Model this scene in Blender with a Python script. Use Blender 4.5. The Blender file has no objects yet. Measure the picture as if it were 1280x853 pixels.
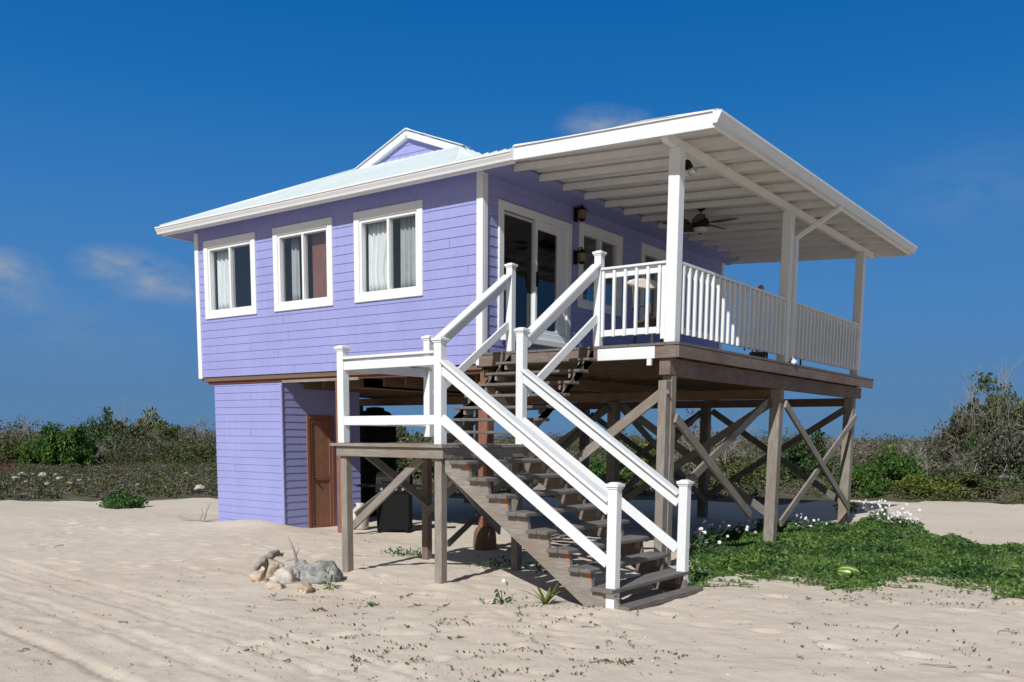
import bpy, math, random
import numpy as np
from mathutils import Vector, Matrix, noise as mnoise

R = math.radians
rnd = random.Random(11)
scene = bpy.context.scene
COL = scene.collection

# ------------------------------------------------------------------ materials
def new_mat(name):
    m = bpy.data.materials.new(name)
    m.use_nodes = True
    nt = m.node_tree
    b = nt.nodes.get('Principled BSDF')
    return m, nt, b

def N(nt, t, **kw):
    n = nt.nodes.new(t)
    for k, v in kw.items():
        if k in n.inputs: n.inputs[k].default_value = v
        else: setattr(n, k, v)
    return n

def ramp(nt, fac, stops):
    r = nt.nodes.new('ShaderNodeValToRGB')
    el = r.color_ramp.elements
    while len(el) < len(stops): el.new(0.5)
    for e, (p, c) in zip(el, stops):
        e.position = p; e.color = (*c, 1)
    nt.links.new(fac, r.inputs['Fac'])
    return r.outputs['Color']

def mixc(nt, fac, a, b, mode='MIX'):
    m = nt.nodes.new('ShaderNodeMix'); m.data_type = 'RGBA'; m.blend_type = mode
    for s, v in ((m.inputs[0], fac), (m.inputs[6], a), (m.inputs[7], b)):
        if isinstance(v, (int, float)): s.default_value = v
        elif isinstance(v, tuple): s.default_value = (*v, 1)
        else: nt.links.new(v, s)
    return m.outputs[2]

def coords(nt, kind='Object', scale=(1, 1, 1)):
    tc = nt.nodes.new('ShaderNodeTexCoord')
    mp = nt.nodes.new('ShaderNodeMapping')
    mp.inputs['Scale'].default_value = scale
    nt.links.new(tc.outputs[kind], mp.inputs['Vector'])
    return mp.outputs['Vector']

def noise(nt, vec, scale, detail=4, rough=.6):
    n = N(nt, 'ShaderNodeTexNoise', Scale=scale, Detail=detail, Roughness=rough)
    nt.links.new(vec, n.inputs['Vector'])
    return n.outputs['Fac']

def bump(nt, b, h, strength=.3, dist=.01):
    bp_ = N(nt, 'ShaderNodeBump', Strength=strength, Distance=dist)
    nt.links.new(h, bp_.inputs['Height'])
    nt.links.new(bp_.outputs['Normal'], b.inputs['Normal'])

def paint(name, c, rough=.5, var=.07, dirt=(.6, .58, .52), dirt_amt=.1, sc=2.0, streak=False):
    m, nt, b = new_mat(name)
    v = coords(nt)
    n1 = noise(nt, v, sc, 5)
    n2 = noise(nt, v, sc * 9, 3)
    a = ramp(nt, n1, [(.3, tuple(x * (1 - var) for x in c)), (.7, tuple(min(x * (1 + var), .95) for x in c))])
    mul = nt.nodes.new('ShaderNodeMath'); mul.operation = 'MULTIPLY'
    nt.links.new(n2, mul.inputs[0]); nt.links.new(n1, mul.inputs[1])
    f = ramp(nt, mul.outputs[0], [(.28, (0, 0, 0)), (.5, (dirt_amt,) * 3)])
    colr = mixc(nt, f, a, tuple(c[i] * dirt[i] for i in range(3)))
    # chalky fading and rain streaks, running down the wall
    vs = coords(nt, 'Object', (5, 5, .35))
    st = noise(nt, vs, 2.2, 5, .65)
    colr = mixc(nt, ramp(nt, st, [(.50, (0, 0, 0)), (.74, ((.34 if streak else .2),) * 3)]), colr, tuple(x * .78 for x in c))
    colr = mixc(nt, ramp(nt, noise(nt, vs, 4.1, 4), [(.56, (0, 0, 0)), (.76, ((.3 if streak else .12),) * 3)]), colr, tuple(min(.9, x * 1.12 + .05) for x in c))
    nt.links.new(colr, b.inputs['Base Color'])
    b.inputs['Roughness'].default_value = rough
    bump(nt, b, n2, .12, .004)
    return m

def wood(name, c1, c2, c3, rough=.85, stain=None):
    m, nt, b = new_mat(name)
    v = coords(nt, 'UV', (1.3, 26, 1))
    v2 = coords(nt, 'UV', (2.2, 5, 1))
    v3 = coords(nt, 'Object')
    g = noise(nt, v, 3.0, 6, .7)
    k = noise(nt, v2, 1.6, 4)
    a = ramp(nt, g, [(.28, c1), (.5, c2), (.75, c3)])
    colr = mixc(nt, ramp(nt, k, [(.35, (0, 0, 0)), (.75, (.65,) * 3)]), a, tuple(x * .55 for x in c2))
    if stain:
        s = noise(nt, v3, 1.1, 3)
        colr = mixc(nt, ramp(nt, s, [(.45, (0, 0, 0)), (.66, (.5,) * 3)]), colr, stain)
    nt.links.new(colr, b.inputs['Base Color'])
    b.inputs['Roughness'].default_value = rough
    bump(nt, b, g, .5, .006)
    return m

def plain(name, c, rough=.5, metal=0.0, var=.12, sc=8):
    m, nt, b = new_mat(name)
    n = noise(nt, coords(nt), sc, 4)
    nt.links.new(ramp(nt, n, [(.3, tuple(x * (1 - var) for x in c)), (.7, tuple(min(1, x * (1 + var)) for x in c))]), b.inputs['Base Color'])
    b.inputs['Roughness'].default_value = rough
    b.inputs['Metallic'].default_value = metal
    if max(c) < .03: b.inputs['Specular IOR Level'].default_value = .18
    return m

def leafmat(name, dark, mid, light, trans=.25, rough=.55):
    m, nt, b = new_mat(name)
    g = nt.nodes.new('ShaderNodeNewGeometry')
    n = noise(nt, coords(nt), 1.3, 3)
    add = nt.nodes.new('ShaderNodeMath'); add.operation = 'MULTIPLY_ADD'
    nt.links.new(g.outputs['Random Per Island'], add.inputs[0]); add.inputs[1].default_value = .6
    s = nt.nodes.new('ShaderNodeMath'); s.operation = 'MULTIPLY_ADD'
    nt.links.new(n, s.inputs[0]); s.inputs[1].default_value = .9; s.inputs[2].default_value = -.25
    nt.links.new(s.outputs[0], add.inputs[2])
    colr = ramp(nt, add.outputs[0], [(.15, dark), (.5, mid), (.9, light)])
    nt.links.new(colr, b.inputs['Base Color'])
    b.inputs['Roughness'].default_value = rough
    b.inputs['Specular IOR Level'].default_value = .3
    if trans:
        t = nt.nodes.new('ShaderNodeBsdfTranslucent')
        nt.links.new(colr, t.inputs['Color'])
        mx = nt.nodes.new('ShaderNodeMixShader'); mx.inputs[0].default_value = trans
        out = nt.nodes['Material Output']
        nt.links.new(b.outputs[0], mx.inputs[1]); nt.links.new(t.outputs[0], mx.inputs[2])
        nt.links.new(mx.outputs[0], out.inputs['Surface'])
    return m

def glassmat(name, tint=(.88, .91, .92), refl=1.0, base=.16):
    m, nt, b = new_mat(name)
    nt.nodes.remove(b)
    out = nt.nodes['Material Output']
    tr = N(nt, 'ShaderNodeBsdfTransparent'); tr.inputs['Color'].default_value = (*tint, 1)
    gl = N(nt, 'ShaderNodeBsdfGlossy'); gl.inputs['Roughness'].default_value = .02
    gl.inputs['Color'].default_value = (.95, .97, 1, 1)
    lw = N(nt, 'ShaderNodeLayerWeight'); lw.inputs['Blend'].default_value = .5
    fr = nt.nodes.new('ShaderNodeMath'); fr.operation = 'POWER'; fr.inputs[1].default_value = 3.5
    nt.links.new(lw.outputs['Facing'], fr.inputs[0])
    n = noise(nt, coords(nt), .9, 2)
    bp_ = N(nt, 'ShaderNodeBump', Strength=.05, Distance=.02); nt.links.new(n, bp_.inputs['Height'])
    nt.links.new(bp_.outputs[0], gl.inputs['Normal'])
    ml = nt.nodes.new('ShaderNodeMath'); ml.operation = 'MULTIPLY_ADD'
    ml.inputs[1].default_value = refl * .8; ml.inputs[2].default_value = base
    nt.links.new(fr.outputs[0], ml.inputs[0])
    mx = nt.nodes.new('ShaderNodeMixShader')
    nt.links.new(ml.outputs[0], mx.inputs[0]); nt.links.new(tr.outputs[0], mx.inputs[1]); nt.links.new(gl.outputs[0], mx.inputs[2])
    nt.links.new(mx.outputs[0], out.inputs['Surface'])
    return m

M = {}
M['lav'] = paint('lavender_paint', (.280, .298, .590), .5, .06, (.82, .82, .84), .3, 1.1, True)
M['white'] = paint('white_paint', (.72, .745, .775), .4, .03, (.72, .68, .6), .10, 3)
M['porchwhite'] = paint('porch_white_paint', (.77, .76, .75), .6, .06, (.6, .53, .45), .35, 3)
M['rafter'] = paint('rafter_paint', (.74, .725, .715), .6, .07, (.55, .45, .38), .5, 4)
M['roof'] = paint('roof_metal', (.58, .66, .70), .42, .06, (.75, .72, .66), .15, 1.2)
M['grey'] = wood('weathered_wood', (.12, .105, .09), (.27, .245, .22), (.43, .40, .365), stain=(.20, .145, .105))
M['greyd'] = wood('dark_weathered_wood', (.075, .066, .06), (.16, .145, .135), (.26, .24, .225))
M['rim'] = wood('stained_rim_wood', (.10, .072, .06), (.20, .155, .135), (.33, .28, .25), stain=(.12, .06, .05))
M['brown'] = wood('brown_joist_wood', (.09, .055, .035), (.17, .11, .07), (.25, .17, .11))
M['red'] = wood('red_brown_post', (.14, .055, .035), (.24, .10, .065), (.34, .17, .12))
M['redpaint'] = paint('oxblood_paint', (.16, .05, .045), .6, .1)
M['ply'] = wood('plywood_brown', (.20, .09, .05), (.28, .135, .08), (.34, .18, .11))
M['orange'] = plain('orange_primer', (.55, .15, .05), .8, 0, .25, 20)
M['dark'] = plain('interior_dark', (.045, .047, .05), .9)
M['intwall'] = plain('interior_wall', (.16, .15, .15), .9)
M['curtain'] = plain('white_curtain', (.82, .84, .84), .9, 0, .05)
M['curtaing'] = plain('grey_curtain', (.45, .47, .48), .9, 0, .08)
M['indoor'] = wood('indoor_brown_door', (.16, .07, .05), (.26, .115, .085), (.34, .16, .12))
M['glass'] = glassmat('window_glass')
M['glassdark'] = glassmat('door_glass', (.55, .58, .6), .7, .05)
M['black'] = plain('black_metal', (.010, .010, .011), .6, 0)
M['blackplastic'] = plain('black_plastic', (.006, .0065, .007), .7)
M['steel'] = plain('steel', (.55, .56, .58), .3, .9)
M['fanblade'] = wood('fan_blade_wood', (.05, .033, .018), (.10, .068, .035), (.15, .10, .05), .5)
M['frost'] = plain('frosted_glass', (.6, .56, .5), .3)
M['amber'] = plain('amber_glass', (.16, .115, .06), .2)
M['redbrown'] = wood('red_brown_wood', (.07, .03, .022), (.13, .058, .042), (.20, .11, .085))
M['cream'] = plain('cream_fabric', (.62, .55, .50), .8)
M['terracotta'] = plain('coral_red', (.65, .16, .10), .6)
M['blue'] = plain('blue_ceramic', (.05, .32, .55), .3)
M['rock1'] = plain('pale_limestone', (.46, .37, .29), .95, 0, .35, 9)
M['rock2'] = plain('grey_limestone', (.27, .27, .27), .95, 0, .45, 14)
M['rock3'] = plain('white_limestone', (.50, .46, .42), .95, 0, .35, 7)
M['rock4'] = plain('weathered_limestone', (.32, .31, .28), .95, 0, .45, 3)
M['drift'] = wood('driftwood', (.13, .11, .095), (.34, .305, .27), (.55, .51, .47))
M['bark'] = plain('grey_bark', (.17, .155, .14), .95, 0, .3, 10)
M['twig'] = plain('pale_dry_twigs', (.24, .22, .20), .95, 0, .3, 10)
M['twigd'] = plain('dark_dry_twigs', (.12, .10, .09), .95, 0, .3, 10)
M['lf_green'] = leafmat('leaf_green', (.02, .06, .012), (.05, .12, .02), (.12, .20, .04))
M['lf_dark'] = leafmat('leaf_dark', (.018, .042, .012), (.045, .085, .024), (.09, .14, .045))
M['lf_olive'] = leafmat('leaf_olive', (.04, .052, .018), (.09, .11, .038), (.16, .18, .075))
M['lf_yellow'] = leafmat('leaf_yellowgreen', (.05, .08, .012), (.12, .16, .025), (.22, .25, .05))
M['lf_dry'] = leafmat('leaf_dry', (.08, .066, .054), (.145, .122, .10), (.23, .20, .165), .15)
M['lf_vine'] = leafmat('leaf_vine', (.035, .085, .018), (.11, .215, .045), (.25, .36, .10), .35, .5)
M['lf_vine2'] = leafmat('leaf_vine_dark', (.02, .06, .02), (.055, .135, .035), (.13, .235, .065), .3, .5)
M['petal'] = leafmat('white_petal', (.75, .75, .74), (.82, .82, .82), (.85, .85, .85), .2)
M['lf_grey'] = leafmat('leaf_greygreen', (.045, .045, .03), (.09, .092, .062), (.16, .155, .115), .15)
M['lf_red'] = leafmat('leaf_red', (.08, .02, .015), (.17, .04, .03), (.24, .10, .05))
M['debris'] = leafmat('beach_debris', (.06, .045, .034), (.13, .10, .075), (.24, .19, .14), 0)

def melon():
    m, nt, b = new_mat('watermelon_rind')
    tc = nt.nodes.new('ShaderNodeTexCoord')
    sep = nt.nodes.new('ShaderNodeSeparateXYZ'); nt.links.new(tc.outputs['Object'], sep.inputs[0])
    at = nt.nodes.new('ShaderNodeMath'); at.operation = 'ARCTAN2'
    nt.links.new(sep.outputs['Y'], at.inputs[0]); nt.links.new(sep.outputs['Z'], at.inputs[1])
    n = noise(nt, tc.outputs['Object'], 14, 3)
    ad = nt.nodes.new('ShaderNodeMath'); ad.operation = 'MULTIPLY_ADD'; ad.inputs[1].default_value = .35
    nt.links.new(n, ad.inputs[0]); nt.links.new(at.outputs[0], ad.inputs[2])
    ml = nt.nodes.new('ShaderNodeMath'); ml.operation = 'MULTIPLY'; ml.inputs[1].default_value = 10
    nt.links.new(ad.outputs[0], ml.inputs[0])
    si = nt.nodes.new('ShaderNodeMath'); si.operation = 'SINE'; nt.links.new(ml.outputs[0], si.inputs[0])
    nt.links.new(ramp(nt, si.outputs[0], [(.0, (.07, .17, .03)), (.35, (.16, .28, .05)), (.75, (.42, .48, .14))]), b.inputs['Base Color'])
    b.inputs['Roughness'].default_value = .35
    return m
M['melon'] = melon()

def sandmat():
    m, nt, b = new_mat('beach_sand')
    v = coords(nt)
    big = noise(nt, v, .35, 5, .6)
    mid = noise(nt, v, 2.6, 5, .6)
    fine = noise(nt, v, 60, 4, .7)
    vf = noise(nt, v, 260, 2, .7)
    a = ramp(nt, big, [(.3, (.55, .475, .395)), (.55, (.605, .535, .45)), (.75, (.66, .595, .51))])
    a = mixc(nt, ramp(nt, mid, [(.42, (0, 0, 0)), (.68, (.3,) * 3)]), a, (.52, .44, .355))
    a = mixc(nt, ramp(nt, fine, [(.62, (0, 0, 0)), (.80, (.5,) * 3)]), a, (.36, .30, .24))
    a = mixc(nt, ramp(nt, vf, [(.55, (0, 0, 0)), (.72, (.35,) * 3)]), a, (.70, .64, .55))
    nt.links.new(a, b.inputs['Base Color'])
    b.inputs['Roughness'].default_value = .95
    b.inputs['Specular IOR Level'].default_value = .15
    n2 = noise(nt, v, 11, 8, .72)
    ad = nt.nodes.new('ShaderNodeMath'); ad.operation = 'MULTIPLY_ADD'; ad.inputs[1].default_value = .35
    nt.links.new(fine, ad.inputs[0]); nt.links.new(n2, ad.inputs[2])
    bump(nt, b, ad.outputs[0], .55, .032)
    return m
M['sand'] = sandmat()

def soilmat():
    m, nt, b = new_mat('scrub_soil')
    v = coords(nt)
    a = ramp(nt, noise(nt, v, .5, 6), [(.3, (.055, .048, .03)), (.5, (.09, .08, .045)), (.7, (.15, .13, .085))])
    a = mixc(nt, ramp(nt, noise(nt, v, 3, 4), [(.55, (0, 0, 0)), (.7, (.6,) * 3)]), a, (.06, .075, .025))
    nt.links.new(a, b.inputs['Base Color'])
    b.inputs['Roughness'].default_value = 1
    bump(nt, b, noise(nt, v, 4, 6), .8, .15)
    return m
M['soil'] = soilmat()

# ------------------------------------------------------------------ mesh helpers
ORG = {}
def V(*a): return Vector(a)

class MB:
    def __init__(s): s.v = []; s.f = []; s.uv = []
    def quad(s, *pts, uv=None):
        i = len(s.v); s.v += [tuple(p) for p in pts]
        s.f.append(tuple(range(i, i + len(pts))))
        s.uv.append(uv or [(p[0] + p[1], p[2]) for p in pts])
    def bar(s, p0, p1, w, h, up=(0, 0, 1), caps=True):
        p0, p1 = Vector(p0), Vector(p1); d = (p1 - p0); L = d.length; d.normalize()
        up = Vector(up)
        if abs(d.dot(up)) > .98: up = Vector((0, 1, 0)) if abs(d.y) < .9 else Vector((1, 0, 0))
        sd = d.cross(up).normalized(); u = sd.cross(d).normalized()
        o = rnd.random() * 50
        c = [sd * (-w / 2) + u * (-h / 2), sd * (w / 2) + u * (-h / 2), sd * (w / 2) + u * (h / 2), sd * (-w / 2) + u * (h / 2)]
        i = len(s.v)
        s.v += [tuple(p0 + k) for k in c] + [tuple(p1 + k) for k in c]
        cr = [0, w, w + h, 2 * w + h, 2 * w + 2 * h]
        for k in range(4):
            a, b = k, (k + 1) % 4
            s.f.append((i + a, i + b, i + b + 4, i + a + 4))
            s.uv.append([(o, o + cr[k]), (o, o + cr[k + 1]), (o + L, o + cr[k + 1]), (o + L, o + cr[k])])
        if caps:
            for base, order in ((i, (3, 2, 1, 0)), (i + 4, (0, 1, 2, 3))):
                s.f.append(tuple(base + k for k in order))
                s.uv.append([(o, o + .1 * k) for k in range(4)])
        return s
    def box(s, x0, x1, y0, y1, z0, z1):
        d = (x1 - x0, y1 - y0, z1 - z0); k = max(range(3), key=lambda q: d[q])
        cx, cy, cz = (x0 + x1) / 2, (y0 + y1) / 2, (z0 + z1) / 2
        if k == 0: s.bar((x0, cy, cz), (x1, cy, cz), d[1], d[2])
        elif k == 1: s.bar((cx, y0, cz), (cx, y1, cz), d[0], d[2])
        else: s.bar((cx, cy, z0), (cx, cy, z1), d[0], d[1], (0, 1, 0))
        return s
    def prism(s, poly, axis, a0, a1):
        """poly of 2-D points extruded along an axis ('x': poly is (y,z); 'y': poly is (x,z); 'z': (x,y))"""
        def P(p, a):
            return {'x': (a, p[0], p[1]), 'y': (p[0], a, p[1]), 'z': (p[0], p[1], a)}[axis]
        n = len(poly); i = len(s.v)
        s.v += [P(p, a0) for p in poly] + [P(p, a1) for p in poly]
        o = rnd.random() * 30
        s.f.append(tuple(range(i, i + n))); s.uv.append([(o + p[0], o + p[1]) for p in poly])
        s.f.append(tuple(reversed(range(i + n, i + 2 * n)))); s.uv.append([(o + p[0], o + p[1]) for p in reversed(poly)])
        for k in range(n):
            q = (k + 1) % n
            s.f.append((i + k, i + n + k, i + n + q, i + q))
            s.uv.append([(o, o + .1), (o + .1, o + .1), (o + .1, o + .2), (o, o + .2)])
        return s
    def tube(s, pts, rad, n=8, caps=True):
        pts = [Vector(p) for p in pts]
        if not isinstance(rad, (list, tuple)): rad = [rad] * len(pts)
        i0 = len(s.v); prev = None; o = rnd.random() * 20; acc = 0
        for k, p in enumerate(pts):
            d = (pts[min(k + 1, len(pts) - 1)] - pts[max(k - 1, 0)]).normalized()
            if prev is None: prev = d.orthogonal().normalized()
            a = (prev - d * prev.dot(d)).normalized(); prev = a; b = d.cross(a)
            for j in range(n):
                t = 2 * math.pi * j / n
                s.v.append(tuple(p + (a * math.cos(t) + b * math.sin(t)) * rad[k]))
        for k in range(len(pts) - 1):
            L = (pts[k + 1] - pts[k]).length
            for j in range(n):
                q = (j + 1) % n
                s.f.append((i0 + k * n + j, i0 + k * n + q, i0 + (k + 1) * n + q, i0 + (k + 1) * n + j))
                s.uv.append([(o + acc, j / n), (o + acc, (j + 1) / n), (o + acc + L, (j + 1) / n), (o + acc + L, j / n)])
            acc += L
        if caps:
            s.f.append(tuple(reversed(range(i0, i0 + n)))); s.uv.append([(0, 0)] * n)
            e = i0 + (len(pts) - 1) * n
            s.f.append(tuple(range(e, e + n))); s.uv.append([(0, 0)] * n)
        return s
    def lathe(s, c, prof, n=20, axis=(0, 0, 1)):
        """prof: list of (radius, height)"""
        ax = Vector(axis).normalized(); a = ax.orthogonal().normalized(); b = ax.cross(a)
        i0 = len(s.v); c = Vector(c)
        for r, h in prof:
            for j in range(n):
                t = 2 * math.pi * j / n
                s.v.append(tuple(c + ax * h + (a * math.cos(t) + b * math.sin(t)) * r))
        for k in range(len(prof) - 1):
            for j in range(n):
                q = (j + 1) % n
                s.f.append((i0 + k * n + j, i0 + k * n + q, i0 + (k + 1) * n + q, i0 + (k + 1) * n + j))
                s.uv.append([(j / n, k), ((j + 1) / n, k), ((j + 1) / n, k + 1), (j / n, k + 1)])
        s.f.append(tuple(reversed(range(i0, i0 + n)))); s.uv.append([(0, 0)] * n)
        e = i0 + (len(prof) - 1) * n
        s.f.append(tuple(range(e, e + n))); s.uv.append([(0, 0)] * n)
        return s
    def build(s, name, mat, parent=None, origin=None, bevel=0, smooth=False):
        me = bpy.data.meshes.new(name)
        if parent is not None: org = ORG[parent.name]
        elif origin is not None: org = Vector(origin)
        else: org = Vector((0, 0, 0))
        me.from_pydata([(v[0] - org[0], v[1] - org[1], v[2] - org[2]) for v in s.v], [], s.f)
        uvl = me.uv_layers.new(name='UVMap')
        flat = [c for f in s.uv for uv in f for c in uv]
        uvl.data.foreach_set('uv', flat)
        me.materials.append(mat)
        if smooth: me.polygons.foreach_set('use_smooth', [True] * len(me.polygons))
        me.update()
        o = bpy.data.objects.new(name, me); COL.objects.link(o)
        if parent is not None: o.parent = parent
        else: o.location = org
        ORG[o.name] = org
        if bevel:
            bm = o.modifiers.new('edge', 'BEVEL'); bm.width = bevel; bm.segments = 1; bm.limit_method = 'ANGLE'; bm.angle_limit = R(40)
        return o

def tag(o, label=None, cat=None, group=None, kind=None):
    if label: o['label'] = label
    if cat: o['category'] = cat
    if group: o['group'] = group
    if kind: o['kind'] = kind
    return o

def thing(name, loc, label, cat, group=None):
    o = bpy.data.objects.new(name, None); COL.objects.link(o)
    o.location = loc; ORG[o.name] = Vector(loc)
    o.empty_display_size = .2
    return tag(o, label, cat, group)

# fast leaf / stick meshes through numpy
def leaf_object(name, mat, P, size, parent=None, origin=(0, 0, 0), aspect=.55, up_bias=0.0, seed=0, nrm=None, link=True):
    g = np.random.default_rng(seed)
    n = len(P)
    a = g.normal(size=(n, 3)); a[:, 2] *= (1 - .5 * up_bias); a /= np.linalg.norm(a, axis=1)[:, None]
    b = g.normal(size=(n, 3))
    if up_bias: b[:, 2] *= (1 - .8 * up_bias)
    b -= a * (a * b).sum(1)[:, None]; b /= np.linalg.norm(b, axis=1)[:, None]
    s = np.asarray(size) * g.uniform(.6, 1.35, n)
    a *= s[:, None]; b *= (s * aspect)[:, None]
    P = np.asarray(P) - np.asarray(origin)
    verts = np.stack([P - a * .5, P + b * .5, P + a * .5, P - b * .5], 1).reshape(-1, 3)
    me = bpy.data.meshes.new(name)
    me.vertices.add(4 * n); me.vertices.foreach_set('co', verts.ravel().astype(np.float32))
    me.loops.add(4 * n); me.loops.foreach_set('vertex_index', np.arange(4 * n, dtype=np.int32))
    me.polygons.add(n); me.polygons.foreach_set('loop_start', np.arange(0, 4 * n, 4, dtype=np.int32))
    me.update(calc_edges=True)
    me.materials.append(mat)
    o = bpy.data.objects.new(name, me)
    if link: COL.objects.link(o)
    if parent is not None: o.parent = parent
    else: o.location = origin
    ORG[o.name] = Vector(origin)
    return o

# ------------------------------------------------------------------ camera
CX, CY, CZ = 9.443, -11.981, 1.936
yaw, pit, rol = R(36.306), R(-7.425), R(.478)
FPX, PPY = 1147.259, 693.793
fw = Vector((-math.sin(yaw) * math.cos(pit), math.cos(yaw) * math.cos(pit), math.sin(pit)))
rt0 = Vector((math.cos(yaw), math.sin(yaw), 0)); up0 = rt0.cross(fw)
rt = rt0 * math.cos(rol) + up0 * math.sin(rol); up = -rt0 * math.sin(rol) + up0 * math.cos(rol)
cd = bpy.data.cameras.new('camera'); cam = bpy.data.objects.new('camera', cd); COL.objects.link(cam)
cam.matrix_world = Matrix(((rt.x, up.x, -fw.x, CX), (rt.y, up.y, -fw.y, CY), (rt.z, up.z, -fw.z, CZ), (0, 0, 0, 1)))
cd.sensor_width = 36; cd.sensor_fit = 'HORIZONTAL'; cd.lens = FPX * 36 / 1280
cd.shift_y = (PPY - 426.5) / 1280
cd.clip_end = 3000
scene.camera = cam
CAMV = Vector((CX, CY, CZ))
def ray(px, py): return fw + rt * ((px - 640) / FPX) + up * ((PPY - py) / FPX)
def gp(px, py, z=.08):
    d = ray(px, py); t = (z - CZ) / d.z
    p = CAMV + d * t; return p
def at_dist(px, dist, z=0.0):
    """point on the ground in the direction of a picture column, dist metres from the camera"""
    d = ray(px, 545); h = Vector((d.x, d.y)).normalized()
    return Vector((CX + h.x * dist, CY + h.y * dist, z))

# ------------------------------------------------------------------ ground
def sstep(a, b, x):
    t = min(1, max(0, (x - a) / (b - a))); return t * t * (3 - 2 * t)

rut_dir = (gp(330, 853) - gp(20, 745)).normalized(); rut_n = Vector((-rut_dir.y, rut_dir.x, 0))
rut_o = gp(20, 745)
rut_lines = [(rut_n.dot(gp(*p) - rut_o)) for p in ((150, 800), (165, 797), (215, 765), (228, 763), (60, 812), (300, 808), (318, 806), (120, 742), (20, 800))]
# footprints trodden across the sand
FOOT = {}
frnd = random.Random(77)
def track(a, b, n, wob=.25):
    a, b = gp(*a), gp(*b)
    d = (b - a); L = d.length; d.normalize(); sd_ = Vector((-d.y, d.x, 0)); k = 0; t = 0
    while t < L:
        t += frnd.uniform(.55, .8); k += 1
        p = a + d * t + sd_ * ((.12 if k % 2 else -.12) + wob * math.sin(t * .6 + n) + frnd.uniform(-.05, .05))
        ang = math.atan2(d.y, d.x) + frnd.uniform(-.3, .3)
        FOOT.setdefault((math.floor(p.x), math.floor(p.y)), []).append((p.x, p.y, math.cos(ang), math.sin(ang), frnd.uniform(.010, .024)))
for n_, (a_, b_) in enumerate((((0, 700), (560, 745)), ((40, 650), (430, 700)), ((740, 765), (1270, 840)), ((760, 770), (560, 850)), ((300, 672), (720, 800)), ((10, 720), (420, 690)),
                               ((900, 745), (1275, 770)), ((730, 770), (330, 800)), ((1130, 640), (1270, 655)), ((160, 640), (30, 690)), ((880, 800), (600, 775)), ((450, 850), (730, 775)))):
    track(a_, b_, n_)
def foot_h(x, y):
    h = 0.0; ix, iy = math.floor(x), math.floor(y)
    for i in (ix - 1, ix, ix + 1):
        for j in (iy - 1, iy, iy + 1):
            for (fx, fy, c, s_, dp) in FOOT.get((i, j), ()):
                dx, dy = x - fx, y - fy
                u = (dx * c + dy * s_) / .15; w = (-dx * s_ + dy * c) / .075; r = u * u + w * w
                if r < 6: h += -dp * math.exp(-r * r) + dp * .55 * math.exp(-(math.sqrt(r) - 1.5) ** 2 * 5)
    return h
def ground_h(x, y):
    p = Vector((x, y, 0))
    d = math.hypot(x - CX, y - CY)
    h = .10 * sstep(1.5, -2.5, y) * sstep(60, 20, d)
    h += .16 * math.exp(-(((x + 5.6) / 1.1) ** 2 + ((y + .25) / .6) ** 2))
    h += .07 * math.exp(-(((x + 3.2) / 1.6) ** 2 + ((y + .9) / .9) ** 2))
    h += .035 * (mnoise.noise((x * .5, y * .5, 3)) ) + .018 * mnoise.noise((x * 1.7, y * 1.7, 9))
    if d < 34:
        h += .012 * mnoise.noise((x * 4.5, y * 4.5, 1))
        if d < 22: h += foot_h(x, y)
        if d < 18: h += .006 * mnoise.noise((x * 9, y * 9, 5))
        hum = mnoise.noise((x * 2.3 + 7, y * 2.3, 4))
        if hum > .2: h += .025 * (hum - .25)
        hol = mnoise.noise((x * 3.1, y * 3.1 + 5, 14))
        if hol > .35 and x > -1 and y > -9: h -= .05 * (hol - .35)
    if d > 30: h += .35 * sstep(30, 70, d) * (mnoise.noise((x * .08, y * .08, 2)) * .6)
    for fx, fy in ((.60, -3.60), (2.215, -3.60), (.64, -2.08), (2.22, -2.05), (3.36, 4.30), (3.36, 8.66), (3.36, 0), (.03, .06), (-3.4, .08), (4.62, -3.6)):
        q = ((x - fx - .04) ** 2 + (y - fy - .05) ** 2) / .045
        if q < 8: h += .035 * math.exp(-q)
    # tyre ruts in the sand, left foreground
    s = rut_n.dot(p - rut_o); along = rut_dir.dot(p - rut_o)
    wob = .05 * math.sin(along * .7)
    for k, r in enumerate(rut_lines):
        q = (s - r - wob) / .065
        if abs(q) < 3:
            fade = sstep(-9, -5, along)
            h += fade * (-.017 * math.exp(-q * q * 1.6) + .006 * math.exp(-(abs(q) - 1.5) ** 2 * 4)
                         + (.006 * math.sin(along * 38 + s * 30) * math.exp(-q * q)))
    return h

def axis(f0, f1, step, lo, hi, g=1.10):
    a = list(np.arange(f0, f1 + 1e-6, step)); s = step; x = f1; r = []
    while x < hi: s = min(s * g, 60); x += s; r.append(x)
    s = step; x = f0; l = []
    while x > lo: s = min(s * g, 60); x -= s; l.append(x)
    return l[::-1] + a + r
xs = axis(-9, 9.6, .045, -900, 700); ys = axis(-9.5, 3.0, .045, -300, 900)
nx, ny = len(xs), len(ys)
Z = np.zeros((nx, ny))
for i, x in enumerate(xs):
    for j, y in enumerate(ys): Z[i, j] = ground_h(x, y)
def sand_edge(x, y):
    d = math.hypot(x - CX, y - CY)
    v = Vector((x - CX, y - CY)); a = math.atan2(rt0.dot(Vector((v.x, v.y, 0))), fw.x * v.x + fw.y * v.y)
    lim = 28.6 + 3.2 * sstep(.25, .5, a) + 1.3 * mnoise.noise((x * .3, y * .3, 0)) + .9 * mnoise.noise((x * 1.1, y * 1.1, 4))
    return d < lim or (v.x * fw.x + v.y * fw.y) < 5
XX, YY = np.meshgrid(xs, ys, indexing='ij')
verts = np.stack([XX, YY, Z], -1).reshape(-1, 3)
idx = np.arange(nx * ny).reshape(nx, ny)
quads = np.stack([idx[:-1, :-1], idx[1:, :-1], idx[1:, 1:], idx[:-1, 1:]], -1).reshape(-1, 4)
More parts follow.
